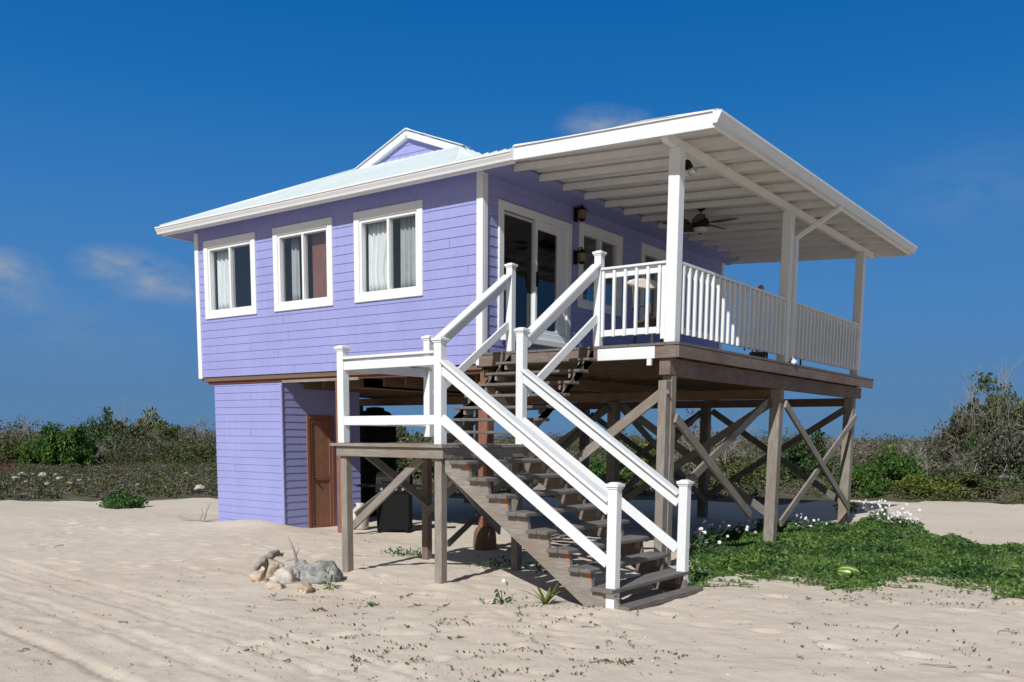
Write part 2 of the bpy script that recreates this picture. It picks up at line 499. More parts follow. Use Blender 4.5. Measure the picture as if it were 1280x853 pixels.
cen = verts[quads].mean(1)
issand = np.array([sand_edge(c[0], c[1]) if abs(c[0]) < 90 and abs(c[1]) < 90 else False for c in cen])
def ground_obj(name, q, mat):
    u, inv = np.unique(q, return_inverse=True); q2 = inv.reshape(-1, 4)
    me = bpy.data.meshes.new(name)
    me.vertices.add(len(u)); me.vertices.foreach_set('co', verts[u].ravel().astype(np.float32))
    me.loops.add(q2.size); me.loops.foreach_set('vertex_index', q2.ravel().astype(np.int32))
    me.polygons.add(len(q2)); me.polygons.foreach_set('loop_start', np.arange(0, q2.size, 4, dtype=np.int32))
    me.update(calc_edges=True); me.polygons.foreach_set('use_smooth', [True] * len(q2))
    me.materials.append(mat)
    o = bpy.data.objects.new(name, me); COL.objects.link(o); return o
tag(ground_obj('sand', quads[issand], M['sand']), 'pale beige sand with tyre ruts and footmarks round the stilt house', 'sand', kind='structure')
tag(ground_obj('scrubland', quads[~issand], M['soil']), 'dark scrubby ground stretching away beyond the sand', 'ground', kind='structure')

# ------------------------------------------------------------------ HOUSE
W, YF = 7.56, 9.32
ZWB, ZWT = 3.09, 6.13
house = thing('stilt_house', (-3.78, 4.66, 0), 'lavender clapboard house raised on wooden stilts with a white roofed porch', 'house')

def siding(mb, o, u, n, L, z0, z1, openings, expo=.158, zref=3.09, ufun=None):
    """lap siding as real boards: o start point, u along, n outwards"""
    o, u, n = Vector(o), Vector(u), Vector(n)
    edges = []
    k = 0
    while zref + k * expo < z1: edges.append(zref + k * expo); k += 1
    while edges and edges[0] > z0: edges.insert(0, edges[0] - expo)
    br = sorted(set([z0, z1] + [e for e in edges if z0 < e < z1] + [z for op in openings for z in op[2:4] if z0 < z < z1]))
    def off(z, bottom):
        f = (z - zref) / expo; fr = f - math.floor(f + 1e-6)
        if not bottom and fr < 1e-4: fr = 1
        return .006 + .0105 * (1 - fr)
    for za, zb in zip(br[:-1], br[1:]):
        if zb - za < 1e-5: continue
        zm = (za + zb) / 2
        iv = [(0, L)] if ufun is None else [ufun(zm)]
        for op in openings:
            if op[2] < zm < op[3]:
                nv = []
                for a, b in iv:
                    if op[1] <= a or op[0] >= b: nv.append((a, b)); continue
                    if op[0] > a: nv.append((a, op[0]))
                    if op[1] < b: nv.append((op[1], b))
                iv = nv
        oa, ob = off(za, True), off(zb, False)
        kb = math.floor((zm - zref) / expo); jr = random.Random(kb * 7 + int(L * 100))
        t = jr.uniform(.4, 6); cuts = []
        while t < L: cuts.append(t); t += jr.uniform(4.5, 6.5)
        iv2 = []
        for a, b in iv:
            for c_ in cuts:
                if a + .1 < c_ < b - .1: iv2.append((a, c_ - .0025)); a = c_ + .0025
            iv2.append((a, b))
        if ufun is None: iv = iv2
        for a, b in iv:
            if b - a < 1e-4: continue
            def P(uu, z, d): q = o + u * uu + n * d; return (q.x, q.y, z)
            mb.quad(P(a, za, oa), P(b, za, oa), P(b, zb, ob), P(a, zb, ob))
            mb.quad(P(a, za, oa), P(a, za, -.03), P(b, za, -.03), P(b, za, oa))
            # board butt joints: hairline gaps
    return mb

fw_open = [(-7.276, -5.632), (-5.093, -3.45), (-2.886, -1.255)]
WZ0, WZ1 = 4.266, 5.827
ops_f = [(a + W + .06, b + W - .06, WZ0 + .06, WZ1 - .06) for a, b in fw_open]
mb = MB(); siding(mb, (-W, 0, 0), (1, 0, 0), (0, -1, 0), W, ZWB, 6.2, ops_f)
wall_f = mb.build('front_wall', M['lav'], house)
cw = [(2.85, 4.43, 4.30, 5.84), (5.24, 6.80, 4.27, 5.86)]
door = (.395, 2.58, 3.60, 5.74)
ops_c = [(a + .06, b - .06, c + .06, d - .06) for a, b, c, d in cw] + [(door[0] + .06, door[1] - .06, door[2] + .06, door[3] - .06)]
mb = MB(); siding(mb, (0, 0, 0), (0, 1, 0), (1, 0, 0), YF, ZWB, 6.2, ops_c)
wall_c = mb.build('porch_wall', M['lav'], house)
mb = MB(); siding(mb, (-W, YF, 0), (0, -1, 0), (-1, 0, 0), YF, ZWB, 6.2, [])
mb.build('left_wall', M['lav'], house)
mb = MB(); siding(mb, (0, YF, 0), (-1, 0, 0), (0, 1, 0), W, ZWB, 6.2, [])
mb.build('rear_wall', M['lav'], house)

# interior shell (floor, ceiling, partitions) so the windows look into a real room
mb = MB()
mb.quad((-W + .05, .05, 3.3), (-.05, .05, 3.3), (-.05, YF - .05, 3.3), (-W + .05, YF - .05, 3.3))
mb.quad((-W + .05, .05, 6.1), (-W + .05, YF - .05, 6.1), (-.05, YF - .05, 6.1), (-.05, .05, 6.1))
mb.quad((-W + .05, 3.6, 3.3), (-3.2, 3.6, 3.3), (-3.2, 3.6, 6.1), (-W + .05, 3.6, 6.1))
mb.quad((-W + .05, .05, 3.3), (-W + .05, YF - .05, 3.3), (-W + .05, YF - .05, 6.1), (-W + .05, .05, 6.1))
mb.quad((-W, YF - .05, 3.3), (0, YF - .05, 3.3), (0, YF - .05, 6.1), (-W, YF - .05, 6.1))
mb.quad((-3.2, 3.6, 3.3), (-3.2, YF - .05, 3.3), (-3.2, YF - .05, 6.1), (-3.2, 3.6, 6.1))
mb.quad((-2.95, .05, 3.3), (-2.95, 3.6, 3.3), (-2.95, 3.6, 6.1), (-2.95, .05, 6.1))
mb.build('interior', M['intwall'], house)
# underfloor
mb = MB(); mb.box(-W + .01, -.01, .01, YF - .01, 3.0, 3.085); mb.build('floor_slab', M['brown'], house)

def frame_rect(mb, P, u0, u1, z0, z1, w, d0, d1, wt=None):
    """rectangular frame of four members; P(u,z,d) maps to the world"""
    wt = wt or w
    def boxp(a, b, c, e):
        pts = [P(a, c, d0), P(b, c, d0), P(b, e, d0), P(a, e, d0), P(a, c, d1), P(b, c, d1), P(b, e, d1), P(a, e, d1)]
        i = len(mb.v); mb.v += [tuple(p) for p in pts]
        for f in ((0, 1, 2, 3), (7, 6, 5, 4), (0, 4, 5, 1), (1, 5, 6, 2), (2, 6, 7, 3), (3, 7, 4, 0)):
            mb.f.append(tuple(i + k for k in f)); mb.uv.append([(0, 0)] * 4)
    boxp(u0, u0 + w, z0, z1); boxp(u1 - w, u1, z0, z1)
    boxp(u0 + w, u1 - w, z0, z0 + w); boxp(u0 + w, u1 - w, z1 - wt, z1)
    return boxp

def Pf(u, z, d): return (u, -d, z)          # front wall, d outwards
def Pc(u, z, d): return (d, u, z)           # porch wall, d outwards
def curtain(name, mat, P, u0, u1, z0, z1, d, par, amp=.028, waves=5, gather=0):
    mb = MB(); n = waves * 10
    zs = [z0 + (z1 - z0) * k / 6 for k in range(7)]
    for z in zs:
        f = (z - z0) / (z1 - z0)
        sh = gather * (1 - abs(f - .35) / .65) if f > .35 else gather * (.6 + .4 * f / .35)
        for k in range(n + 1):
            ph = 2 * math.pi * waves * k / n
            mb.v.append(P(u0 + (u1 - u0 - sh) * k / n, z, d + amp * (math.sin(ph + .25 * f) + .35 * math.sin(ph * 1.7 + 1)) * (1.1 - .35 * f)))
    for a in range(6):
        for k in range(n):
            b_ = a * (n + 1) + k
            mb.f.append((b_, b_ + 1, b_ + n + 2, b_ + n + 1)); mb.uv.append([(0, 0)] * 4)
    o = mb.build(name, mat, par, smooth=True)
    md = o.modifiers.new('cloth', 'SOLIDIFY'); md.thickness = .003
    return o

def window(P, u0, u1, z0, z1, flip=False):
    mb = MB()
    frame_rect(mb, P, u0, u1, z0, z1, .125, -.02, .045, .15)
    w = mb.build('window', M['white'], house, bevel=.006)
    a, b, c, d = u0 + .125, u1 - .125, z0 + .125, z1 - .15
    m = (a + b) / 2
    f = MB(); bx = frame_rect(f, P, a - .002, b + .002, c - .002, d + .002, .05, -.09, .02)
    bx(m - .025, m + .025, c + .05, d - .05)
    f.build('frame', M['white'], w, bevel=.004)
    for p, q in ((a + .05, m - .025), (m + .025, b - .05)):
        g = MB(); dd = -.05 if p < m - .1 else -.035
        g.quad(P(p, c + .05, dd), P(q, c + .05, dd), P(q, d - .05, dd), P(p, d - .05, dd))
        g.build('pane', M['glass'], w)
    return w, (a + .03, m, b - .03, c + .02, d - .02)

w1, q = window(Pf, *fw_open[0], WZ0, WZ1)
curtain('curtain', M['curtain'], Pf, q[0], q[1] - .12, q[3], q[4], -.19, w1, waves=4, gather=.14)
w2, q = window(Pf, *fw_open[1], WZ0, WZ1)
curtain('curtain', M['curtaing'], Pf, q[0] + .1, q[0] + .3, q[3], q[4], -.22, w2, waves=2)
mb = MB(); mb.box(q[1] + .03, q[2] + .02, .20, .235, 3.35, 6.0)
mb.build('brown_panel', M['indoor'], w2)
w3, q = window(Pf, *fw_open[2], WZ0, WZ1)
curtain('curtain', M['curtain'], Pf, q[0], q[1] - .08, q[3], q[4], -.19, w3, waves=5, gather=.16)
curtain('curtain', M['curtaing'], Pf, q[1] + .12, q[2], q[3], q[4], -.19, w3, waves=6)
wc1, q1 = window(Pc, *cw[0])
wc2, q2 = window(Pc, *cw[1])
# blue cup on the sill of the first porch window
mb = MB(); mb.lathe((-.14, 3.33, 4.44), [(.06, 0), (.075, .02), (.085, .16), (.075, .17), (.07, .05)], 18)
cup = mb.build('cup', M['blue'], origin=(-.14, 3.33, 4.44), smooth=True)
tag(cup, 'bright blue cup standing on the sill inside the porch window', 'cup')

# sliding door
mb = MB(); bx = frame_rect(mb, Pc, door[0], door[1], door[2], door[3], .13, -.02, .045, .13)
dr = mb.build('sliding_door', M['white'], house, bevel=.006)
mb = MB(); frame_rect(mb, Pc, .523, 1.52, 3.728, 5.612, .035, -.10, -.05); mb.build('frame', M['white'], dr)
mb = MB(); bx = frame_rect(mb, Pc, 1.47, 2.452, 3.728, 5.612, .06, -.045, .015, .14)
bx(2.16, 2.392, 3.788, 5.472); mb.build('frame', M['white'], dr, bevel=.004)
mb = MB(); mb.quad(Pc(.558, 3.763, -.075), Pc(1.485, 3.763, -.075), Pc(1.485, 5.577, -.075), Pc(.558, 5.577, -.075)); mb.build('pane', M['glassdark'], dr)
mb = MB(); mb.quad(Pc(1.53, 3.788, -.015), Pc(2.16, 3.788, -.015), Pc(2.16, 5.472, -.015), Pc(1.53, 5.472, -.015)); mb.build('pane', M['glassdark'], dr)
mb = MB(); mb.box(.018, .05, 1.485, 1.515, 4.5, 4.75); mb.build('handle', M['black'], dr)
# threshold step under the door
mb = MB(); mb.box(.03, .16, .45, 2.52, 3.50, 3.597); mb.build('door_sill', M['white'], house, bevel=.006)

# corner trim
for x0, x1, y0, y1, z0, z1 in ((-.10, .032, -.035, -.0, ZWB - .03, 6.14), (.0, .034, .0, .10, ZWB + .16, 6.08),
                               (-W - .032, -W + .09, -.035, 0, ZWB - .03, 6.02), (-W - .034, -W, .0, .1, ZWB - .03, 6.02),
                               (0, .034, YF - .11, YF, ZWB + .16, 6.14), (-.1, .034, YF, YF + .035, ZWB - .03, 6.14), (-W - .03, -W + .1, YF, YF + .035, ZWB - .03, 6.05)):
    mb = MB(); mb.box(x0, x1, y0, y1, z0, z1); mb.build('corner_trim', M['white'], house, bevel=.004)

# main roof: hip with a small gable (gablet) at each end
XL, XRI, YE, YB, ZE = -8.24, .93, -.37, YF + .40, 6.155
XM = (XL + XRI) / 2; SX, SY = .382, .475
GY = 2.28; ZR = ZE + SX * (XM - XL)
def zfront(y): return ZE + SY * (y - YE)
def zleft(x): return ZE + SX * (x - XL)
def corr(t):
    c = max(0.0, math.cos(2 * math.pi * t / .19)); return .030 * c ** 2.2 + .016
def roof_plane(mb, cols, z_at, lo, hi, par_axis):
    pass
mb = MB()
# front slope, corrugations run up the slope
def strip(mb, a0, a1, fn, step=.0175):
    """fn(t) -> (bottom point, top point) ; wave added in z"""
    n = int((a1 - a0) / step); last = None
    for k in range(n + 1):
        t = a0 + (a1 - a0) * k / n
        b, tp = fn(t); w = corr(t)
        cur = ((b[0], b[1], b[2] + w), (tp[0], tp[1], tp[2] + w))
        if last: mb.quad(last[0], cur[0], cur[1], last[1])
        last = cur
SXR = .60
gz = zfront(GY); gxl = XL + (gz - ZE) / SX; gxr = XRI - (gz - ZE) / SX
def front_fn(x):
    y0 = YE - .05
    if x < gxl: yt = YE + SX * (x - XL) / SY
    elif x > gxr: yt = YE + (max(gz - SXR * (x - gxr), 6.285 - .0545 * x) - ZE) / SY
    else: yt = GY
    yt = max(yt, y0 + .01)
    return (x, y0, zfront(y0)), (x, yt, zfront(yt))
strip(mb, XL, XRI, front_fn)
def back_fn(x):
    f, t = front_fn(x); return (x, YF - f[1] + .0, f[2]), (x, YF - t[1], t[2])
strip(mb, XL, -.02, back_fn)
yb = YF - YE
def side_fn(sign):
    def fn(y):
        xe = XL - .05 if sign < 0 else gxr + (gz - 6.24) / SXR
        lim = YE if y < YF / 2 else YF - YE
        yy = y if y < YF / 2 else YF - y
        if yy < GY: zt = zfront(yy); dx = (zt - ZE) / SX
        else: dx = XM - XL
        dx = max(dx, .01)
        if sign > 0:
            zt = max(6.245, ZE + SX * dx)
            if yy < GY: return (xe, y, 6.24), (min(xe - .005, gxr + (gz - zt) / SXR), y, zt)
            return (xe, y, 6.24), (gxr, y, gz)
        xt = XL + dx
        return (xe, y, ZE - (.05 * SX if sign < 0 else 0)), (xt, y, ZE + SX * dx)
    return fn
strip(mb, YE, YF - YE, side_fn(-1)); strip(mb, -.15, YF + .15, side_fn(1))
mb.quad((gxr, GY, gz), (gxr, YF - GY, gz), (XM, YF - GY, ZR), (XM, GY, ZR))
roof = mb.build('roof', M['roof'], house, smooth=True)
# gable ends
for gy, sgn in ((GY, -1), (YF - GY, 1)):
    mb = MB()
    zt = ZR - .02
    def uf(z): h = (z - gz) / SX; return (h, (gxr - gxl) - h)
    siding(mb, (gxl, gy, 0), (1, 0, 0), (0, sgn, 0), gxr - gxl, gz - .004, zt, [], .158, 3.09, uf)
    mb.build('gable', M['lav'], house)
    mb = MB()
    for s in (-1, 1):
        x0 = gxl - .16 if s < 0 else gxr + .16
        z0 = ZR - SX * abs(x0 - XM)
        mb.bar((x0, gy + sgn * .06, z0 - .05), (XM, gy + sgn * .06, ZR - .05), .10, .125)
    mb.build('gable_trim', M['white'], house, bevel=.004)
    mb = MB()
    for s in (-1, 1):
        x0 = gxl - .2 if s < 0 else gxr + .2
        mb.bar((x0, gy + sgn * .03, ZR - SX * abs(x0 - XM) + .045), (XM, gy + sgn * .03, ZR + .045), .22, .02)
    mb.build('gable_capping', M['roof'], house)
# hip caps
mb = MB(); mb.tube([(XL, YE, ZE + .02), (gxl, GY, gz + .02)], .045, 8); mb.build('hip_cap', M['roof'], house, smooth=True)
mb = MB(); mb.tube([(XM, GY - .1, ZR + .02), (XM, YF - GY + .1, ZR + .02)], .05, 8); mb.build('ridge_cap', M['roof'], house, smooth=True)
# soffit + fascia + gutter at the front eave
mb = MB()
mb.quad((XL + .07, YE + .02, 6.005), (XRI, YE + .02, 6.005), (XRI, 0, 6.115), (XL + .07, 0, 6.115))
mb.quad((XL + .07, YE + .02, 6.005), (-W, 0, 6.115), (-W, YF, 6.115), (XL + .07, YF - YE - .02, 6.005))
mb.build('soffit', M['lav'], house)
mb = MB(); mb.box(XL + .04, XRI - .02, YE - .0, YE + .028, 5.985, 6.135); mb.build('fascia', M['white'], house, bevel=.004)
mb = MB(); mb.box(XL + .035, XL + .065, YE + .03, YF - YE, 5.985, 6.135); mb.build('fascia', M['white'], house, bevel=.004)
gprof = [(0, 0), (-.065, 0), (-.075, .03), (-.105, .075), (-.11, .095), (-.125, .10), (-.125, .125), (-.108, .125), (-.10, .105), (-.092, .08), (-.062, .036), (-.01, .012), (-.01, .125), (0, .125)]
mb = MB(); mb.prism([(YE - .002 + a, 6.018 + b * 1.05) for a, b in gprof], 'x', XL - .02, .91)
gt = mb.build('gutter', M['white'], house, bevel=0)
mb = MB()
for x in (XL - .022, .908): mb.prism([(YE - .004, 6.013), (YE - .07, 6.013), (YE - .08, 6.046), (YE - .11, 6.095), (YE - .13, 6.152), (YE - .004, 6.152)], 'x', x, x + .012)
mb.build('gutter_cap', M['white'], gt)

# ---------------- porch roof
XO = 4.23
def zpr(x): return 6.222 - .0545 * x       # underside of the sheets
def yrake(x): return -.42 - .065 * (x - .9)
YRB = 9.47
mb = MB()
n = int((YRB + .6) / .0175); last = None
for k in range(n + 1):
    y = -.655 + (YRB + .655) * k / n
    w = corr(y)
    xa = -1.2; xb = XO + .03
    xa = .9 if y < -.05 else -.4
    cur = ((xa, y, zpr(xa) + .03 + w), (xb, y, zpr(xb) + .03 + w))
    # skip what lies outside the splayed rake
    if y < -.42:
        xs_ = .9 + (-.42 - y) / .065
        if xs_ > xb: last = None; continue
        cur = ((xs_, y, zpr(xs_) + .03 + w), cur[1])
    if last: mb.quad(last[0], cur[0], cur[1], last[1])
    last = cur
proof = mb.build('porch_roof', M['porchwhite'], house, smooth=True)
# rake boards
mb = MB()
def rake(mb, ya, yb_, x0, x1, t=.035, h=.185):
    za, zb = zpr(x0) + .025, zpr(x1) + .025
    mb.v += [(x0, ya, za - h), (x1, yb_, zb - h - .01), (x1, yb_, zb), (x0, ya, za), (x0, ya + t, za - h), (x1, yb_ + t, zb - h - .01), (x1, yb_ + t, zb), (x0, ya + t, za)]
    i = len(mb.v) - 8
    for f in ((0, 1, 2, 3), (7, 6, 5, 4), (0, 4, 5, 1), (1, 5, 6, 2), (2, 6, 7, 3), (3, 7, 4, 0)):
        mb.f.append(tuple(i + k for k in f)); mb.uv.append([(0, 0)] * 4)
rake(mb, yrake(.91), yrake(XO), .915, XO)
mb.build('rake_board', M['white'], house, bevel=.004)
mb = MB()
for q in (0,):
    mb.v += [(.915, yrake(.915) - .022, zpr(.915) + .042), (XO, yrake(XO) - .022, zpr(XO) + .042), (XO, yrake(XO) + .06, zpr(XO) + .046), (.915, yrake(.915) + .06, zpr(.915) + .046),
             (.915, yrake(.915) - .022, zpr(.915) + .0265), (XO, yrake(XO) - .022, zpr(XO) + .0265), (XO, yrake(XO) + .06, zpr(XO) + .0285), (.915, yrake(.915) + .06, zpr(.915) + .0285)]
    for f in ((0, 1, 2, 3), (7, 6, 5, 4), (0, 4, 5, 1), (1, 5, 6, 2), (2, 6, 7, 3), (3, 7, 4, 0)):
        mb.f.append(f); mb.uv.append([(0, 0)] * 4)
mb.build('rake_flashing', M['white'], house)
mb = MB(); rake(mb, YRB - .04, YRB - .04, .0, XO); mb.build('rake_board', M['porchwhite'], house, bevel=.004)
# rafters
ry = [1.08 + .705 * k for k in range(12)] + [.37]
for y in ry:
    mb = MB(); z0, z1 = zpr(.36), zpr(XO - .05)
    mb.bar((.36, y, z0 - .035), (XO - .05, y, z1 - .035), .05, .105)
    mb.build('rafter', M['rafter'], house, bevel=.004)
# purlins
mb = MB()
mb.quad((-W, YF, 6.10), (0, YF, 6.20), (0, YRB - .06, 6.12), (-W, YRB - .06, 6.02)); mb.build('soffit', M['lav'], house)
mb = MB(); mb.prism([(.004, 6.06), (.36, 6.135), (.36, 6.222), (.004, 6.235)], 'y', .0, YF + .3); mb.build('eave_box', M['lav'], house)
# beam on the posts
mb = MB(); mb.prism([(-.46, 5.89), (-.40, 5.84), (9.45, 5.84), (9.45, 5.965), (-.46, 5.965)], 'x', 3.385, 3.475)
mb.build('porch_beam', M['porchwhite'], house, bevel=.006)
# outer fascia and gutter
mb = MB(); mb.box(XO - .05, XO - .02, yrake(XO) + .04, YRB - .05, zpr(XO) - .15, zpr(XO) + .005); mb.build('fascia', M['porchwhite'], house, bevel=.004)
zg0 = zpr(XO) - .115
mb = MB(); mb.prism([(XO - .018 - a, zg0 + b * 1.1) for a, b in gprof], 'y', -.655, YRB + .1)
gt2 = mb.build('gutter', M['white'], house)
mb = MB()
for y in (-.665, YRB + .1): mb.prism([(XO - .016, zg0 - .005), (XO + .05, zg0 - .005), (XO + .062, zg0 + .03), (XO + .09, zg0 + .08), (XO + .11, zg0 + .14), (XO - .016, zg0 + .14)], 'y', y, y + .012)
mb.build('gutter_cap', M['white'], gt2)
# downpipe
mb = MB(); mb.bar((XO + .03, 4.46, zg0 + .0), (XO + .02, 4.46, zg0 - .07), .075, .055, (0, 1, 0)); mb.bar((XO + .03, 4.46, zg0 - .05), (3.54, 4.43, 5.42), .075, .055, (0, 1, 0))
mb.bar((3.535, 4.43, 5.45), (3.535, 4.43, 3.30), .075, .055, (0, 1, 0)); mb.bar((3.535, 4.43, 3.33), (3.62, 4.43, 3.25), .075, .055, (0, 1, 0))
mb.build('downpipe', M['white'], house, bevel=.006)

# posts
PX = 3.43
PYS = (-.05, 4.30, 8.66)
for y in PYS:
    mb = MB(); mb.box(PX - .085, PX + .085, y - .085, y + .085, 3.245, 5.842)
    pp = mb.build('porch_post', M['white'], house, bevel=.008)

# railing
rail = MB()
def railing_run(p0, p1, out, zt, zb):
    pass
ra = bpy.data.objects.new('railing', None); COL.objects.link(ra); ra.parent = house; ORG[ra.name] = ORG[house.name]
def rail_piece(x0, x1, y0, y1):
    mb = MB(); mb.box(x0 - .045 if x1 == x0 else x0, x1 + .075 if x1 == x0 else x1, y0 - .075 if y1 == y0 else y0, y1 + .045 if y1 == y0 else y1, 4.325, 4.36)
    mb.build('handrail', M['white'], ra, bevel=.006)
    for z0, z1 in ((4.215, 4.323), (3.385, 3.475)):
        mb = MB(); mb.box(x0 - .02 if x1 == x0 else x0, x1 + .02 if x1 == x0 else x1, y0 - .02 if y1 == y0 else y0, y1 + .02 if y1 == y0 else y1, z0, z1)
        mb.build('rail', M['white'], ra, bevel=.004)
rail_piece(2.30, PX - .085, -.06, -.06)
for k in range(6):
    x = 2.33 + (3.24 - 2.33) * k / 5
    mb = MB(); mb.box(x - .021, x + .021, -.123, -.081, 3.372, 4.31); mb.build('baluster', M['white'], ra, bevel=.004)
mb = MB(); mb.box(3.27, 3.343, -.10, -.03, 3.30, 4.32); mb.build('rail', M['white'], ra, bevel=.004)
for a, b in ((PYS[0] + .085, PYS[1] - .085), (PYS[1] + .085, PYS[2] - .085)):
    rail_piece(PX, PX, a, b)
    n = 21
    for k in range(n):
        y = a + .10 + (b - a - .2) * k / (n - 1)
        mb = MB(); mb.box(PX + .022, PX + .082, y - .022, y + .022, 3.372, 4.31); mb.build('baluster', M['white'], ra, bevel=.004)

# deck
XD, YD0, YD1, ZD = 3.60, -.16, 9.55, 3.244
dk = MB()
n = int((XD - .04) / .145)
for k in range(n + 1):
    x0 = .04 + k * .145; x1 = min(x0 + .138, XD)
    dk.box(x0, x1, YD0 + rnd.uniform(-.006, .006), YD1, ZD - .035, ZD)
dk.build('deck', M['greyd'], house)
mb = MB(); mb.box(XD - .045, XD - .005, YD0 + .01, YD1 - .02, ZD - .21, ZD - .037); mb.build('rim_board', M['rim'], house, bevel=.005)
mb = MB(); mb.box(2.28, 3.22, YD0 + .005, YD0 + .04, ZD - .215, ZD - .045); mb.build('skirt_board', M['white'], house, bevel=.005)
mb = MB(); mb.box(3.222, XD - .047, YD0 + .012, YD0 + .047, ZD - .215, ZD - .037); mb.build('rim_board', M['rim'], house, bevel=.005)
mb = MB(); mb.box(.05, 2.278, YD0 + .012, YD0 + .047, ZD - .215, ZD - .037); mb.build('rim_board', M['rim'], house, bevel=.005)
mb = MB(); mb.box(3.10, 3.17, YD0 + .0, YD0 + .045, ZD - .31, ZD - .217); mb.build('bracket', M['white'], house, bevel=.004)
for k in range(16):
    y = .35 + k * .61
    if y > YD1 - .1: break
    mb = MB(); mb.box(.03, XD - .05, y - .02, y + .02, ZD - .205, ZD - .037); mb.build('joist', M['brown'], house)
for x0, x1 in ((3.27, 3.44), (-.08, .09), (-3.5, -3.33)):
    mb = MB(); mb.box(x0, x1, YD0 + .06 if x0 > 0 else .05, YD1 - .35, 2.80, ZD - .212 if x0 > 2 else 2.995); mb.build('girder', M['rim'] if x0 > 2 else M['brown'], house, bevel=.005)
for y in (4.30, 8.66):
    mb = MB(); mb.box(-W + .1, 3.26, y - .06, y + .06, 2.62, 2.795); mb.build('girder', M['brown'], house, bevel=.005)
mb = MB(); mb.box(-7.4, -.02, .06, .14, 2.94, 3.075); mb.build('girder', M['redpaint'], house, bevel=.004)
mb = MB(); mb.box(-5.0, -2.9, .03, .075, 2.915, 2.965); mb.build('ledger', M['grey'], house)
for k in range(14):
    x = -7.2 + k * .55
    if x > -.2: break
    mb = MB(); mb.box(x - .02, x + .02, .6, YF - .1, 2.82, 2.997); mb.build('joist', M['brown'], house)

# stilts
def stilt(x, y, z1, w, mat, z0=-.25, lean=(0, 0), dbl=False):
    mb = MB()
    mb.bar((x - lean[0], y - lean[1], z0), (x, y, z1), w, w, (0, 1, 0))
    if dbl: mb.bar((x - lean[0] - w * .0 , y - lean[1] - w - .004, z0), (x, y - w - .004, z1 - .08), w * .85, w * .95, (0, 1, 0))
    return mb.build('stilt', mat, house, bevel=.008)
stilt(3.36, .06, 2.80, .15, M['grey'], dbl=True)
stilt(3.36, 4.30, 2.80, .19, M['grey'], lean=(0.02, .0))
stilt(3.36, 8.66, 2.80, .2, M['grey'])
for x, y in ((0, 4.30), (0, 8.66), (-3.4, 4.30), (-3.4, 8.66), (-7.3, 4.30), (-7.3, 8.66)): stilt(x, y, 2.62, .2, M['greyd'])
s0 = stilt(.03, .08, 2.80, .19, M['red'])
mb = MB(); mb.lathe((.03, .06, -.2), [(.19, 0), (.20, .3), (.185, .52), (.15, .60), (.11, .62)], 10); mb.build('footing', M['brown'], s0)
stilt(-3.4, .08, 2.93, .15, M['red'])
# cross braces
def brace(p0, p1, mat=None, w=.045, h=.14, par=None, up=None):
    mb = MB(); p0, p1 = Vector(p0), Vector(p1)
    d = p1 - p0
    nrm = Vector((d.y, -d.x, 0)); nrm = nrm.normalized() if nrm.length > .01 else Vector((0, 1, 0))
    sd = d.cross(nrm).normalized()
    mb.bar(p0, p1, w, h, sd)
    return mb.build('brace', mat or M['grey'], par or house, bevel=.004)
brace((3.49, .02, 2.20), (3.49, 2.95, .62)); brace((3.235, 4.28, 2.62), (3.235, .45, 1.0))
brace((3.54, 4.24, 2.53), (3.54, 8.4, .42)); brace((3.488, 8.74, 2.40), (3.488, 4.40, .38))
brace((3.42, -.125, 2.60), (1.0, -.125, .92))
for y in (4.30, 8.66):
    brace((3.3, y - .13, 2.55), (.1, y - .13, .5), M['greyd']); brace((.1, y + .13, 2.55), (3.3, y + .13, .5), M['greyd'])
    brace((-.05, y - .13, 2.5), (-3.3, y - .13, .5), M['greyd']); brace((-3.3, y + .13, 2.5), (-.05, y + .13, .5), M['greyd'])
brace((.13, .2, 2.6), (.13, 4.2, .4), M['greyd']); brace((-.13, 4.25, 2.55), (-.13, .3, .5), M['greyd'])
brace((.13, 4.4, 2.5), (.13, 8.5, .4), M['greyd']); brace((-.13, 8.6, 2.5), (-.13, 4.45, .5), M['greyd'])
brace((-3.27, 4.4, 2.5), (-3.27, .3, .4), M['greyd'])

# ------------------------------------------------------------------ STAIRCASE
ST = thing('wooden_staircase', (2.3, -2.8, .1), 'weathered L-shaped wooden staircase with white handrails climbing to the porch', 'staircase')
ZL = 1.817
# landing
lb = MB()
for k in range(13):
    y0 = -3.74 + k * .142
    lb.box(.46 + rnd.uniform(-.02, .015), 2.36 + rnd.uniform(-.01, .015), y0, y0 + .135, ZL - .035, ZL + rnd.uniform(-.002, .002))
ld = lb.build('landing', M['grey'], ST)
for x0, x1, y0, y1 in ((.52, 2.33, -3.70, -3.66), (.52, .56, -3.655, -1.95), (2.29, 2.33, -3.655, -1.95), (.565, 2.285, -1.99, -1.95)):
    mb = MB(); mb.box(x0, x1, y0, y1, ZL - .165, ZL - .037); mb.build('rim', M['grey'], ld, bevel=.004)
# landing legs
for x, y, m_ in ((.60, -3.60, 'grey'), (2.215, -3.60, 'grey'), (.64, -2.08, 'rim'), (2.22, -2.05, 'greyd')):
    mb = MB(); mb.bar((x, y, -.1), (x, y, ZL - .04), .11, .11, (0, 1, 0)); mb.build('leg', M[m_], ST, bevel=.006)
brace((1.86, -3.53, 1.66), (.62, -3.53, .72), M['grey'], .04, .10, ST)
brace((1.75, -2.14, 1.62), (.66, -2.14, .80), M['greyd'], .04, .10, ST)
brace((.70, -3.4, 1.72), (.70, -2.1, .95), M['greyd'], .04, .11, ST)
brace((2.12, -3.5, 1.62), (.42, -.05, .38), M['grey'], .04, .12, ST)
brace((1.15, -2.2, .42), (.1, -.15, .66), M['greyd'], .04, .09, ST)
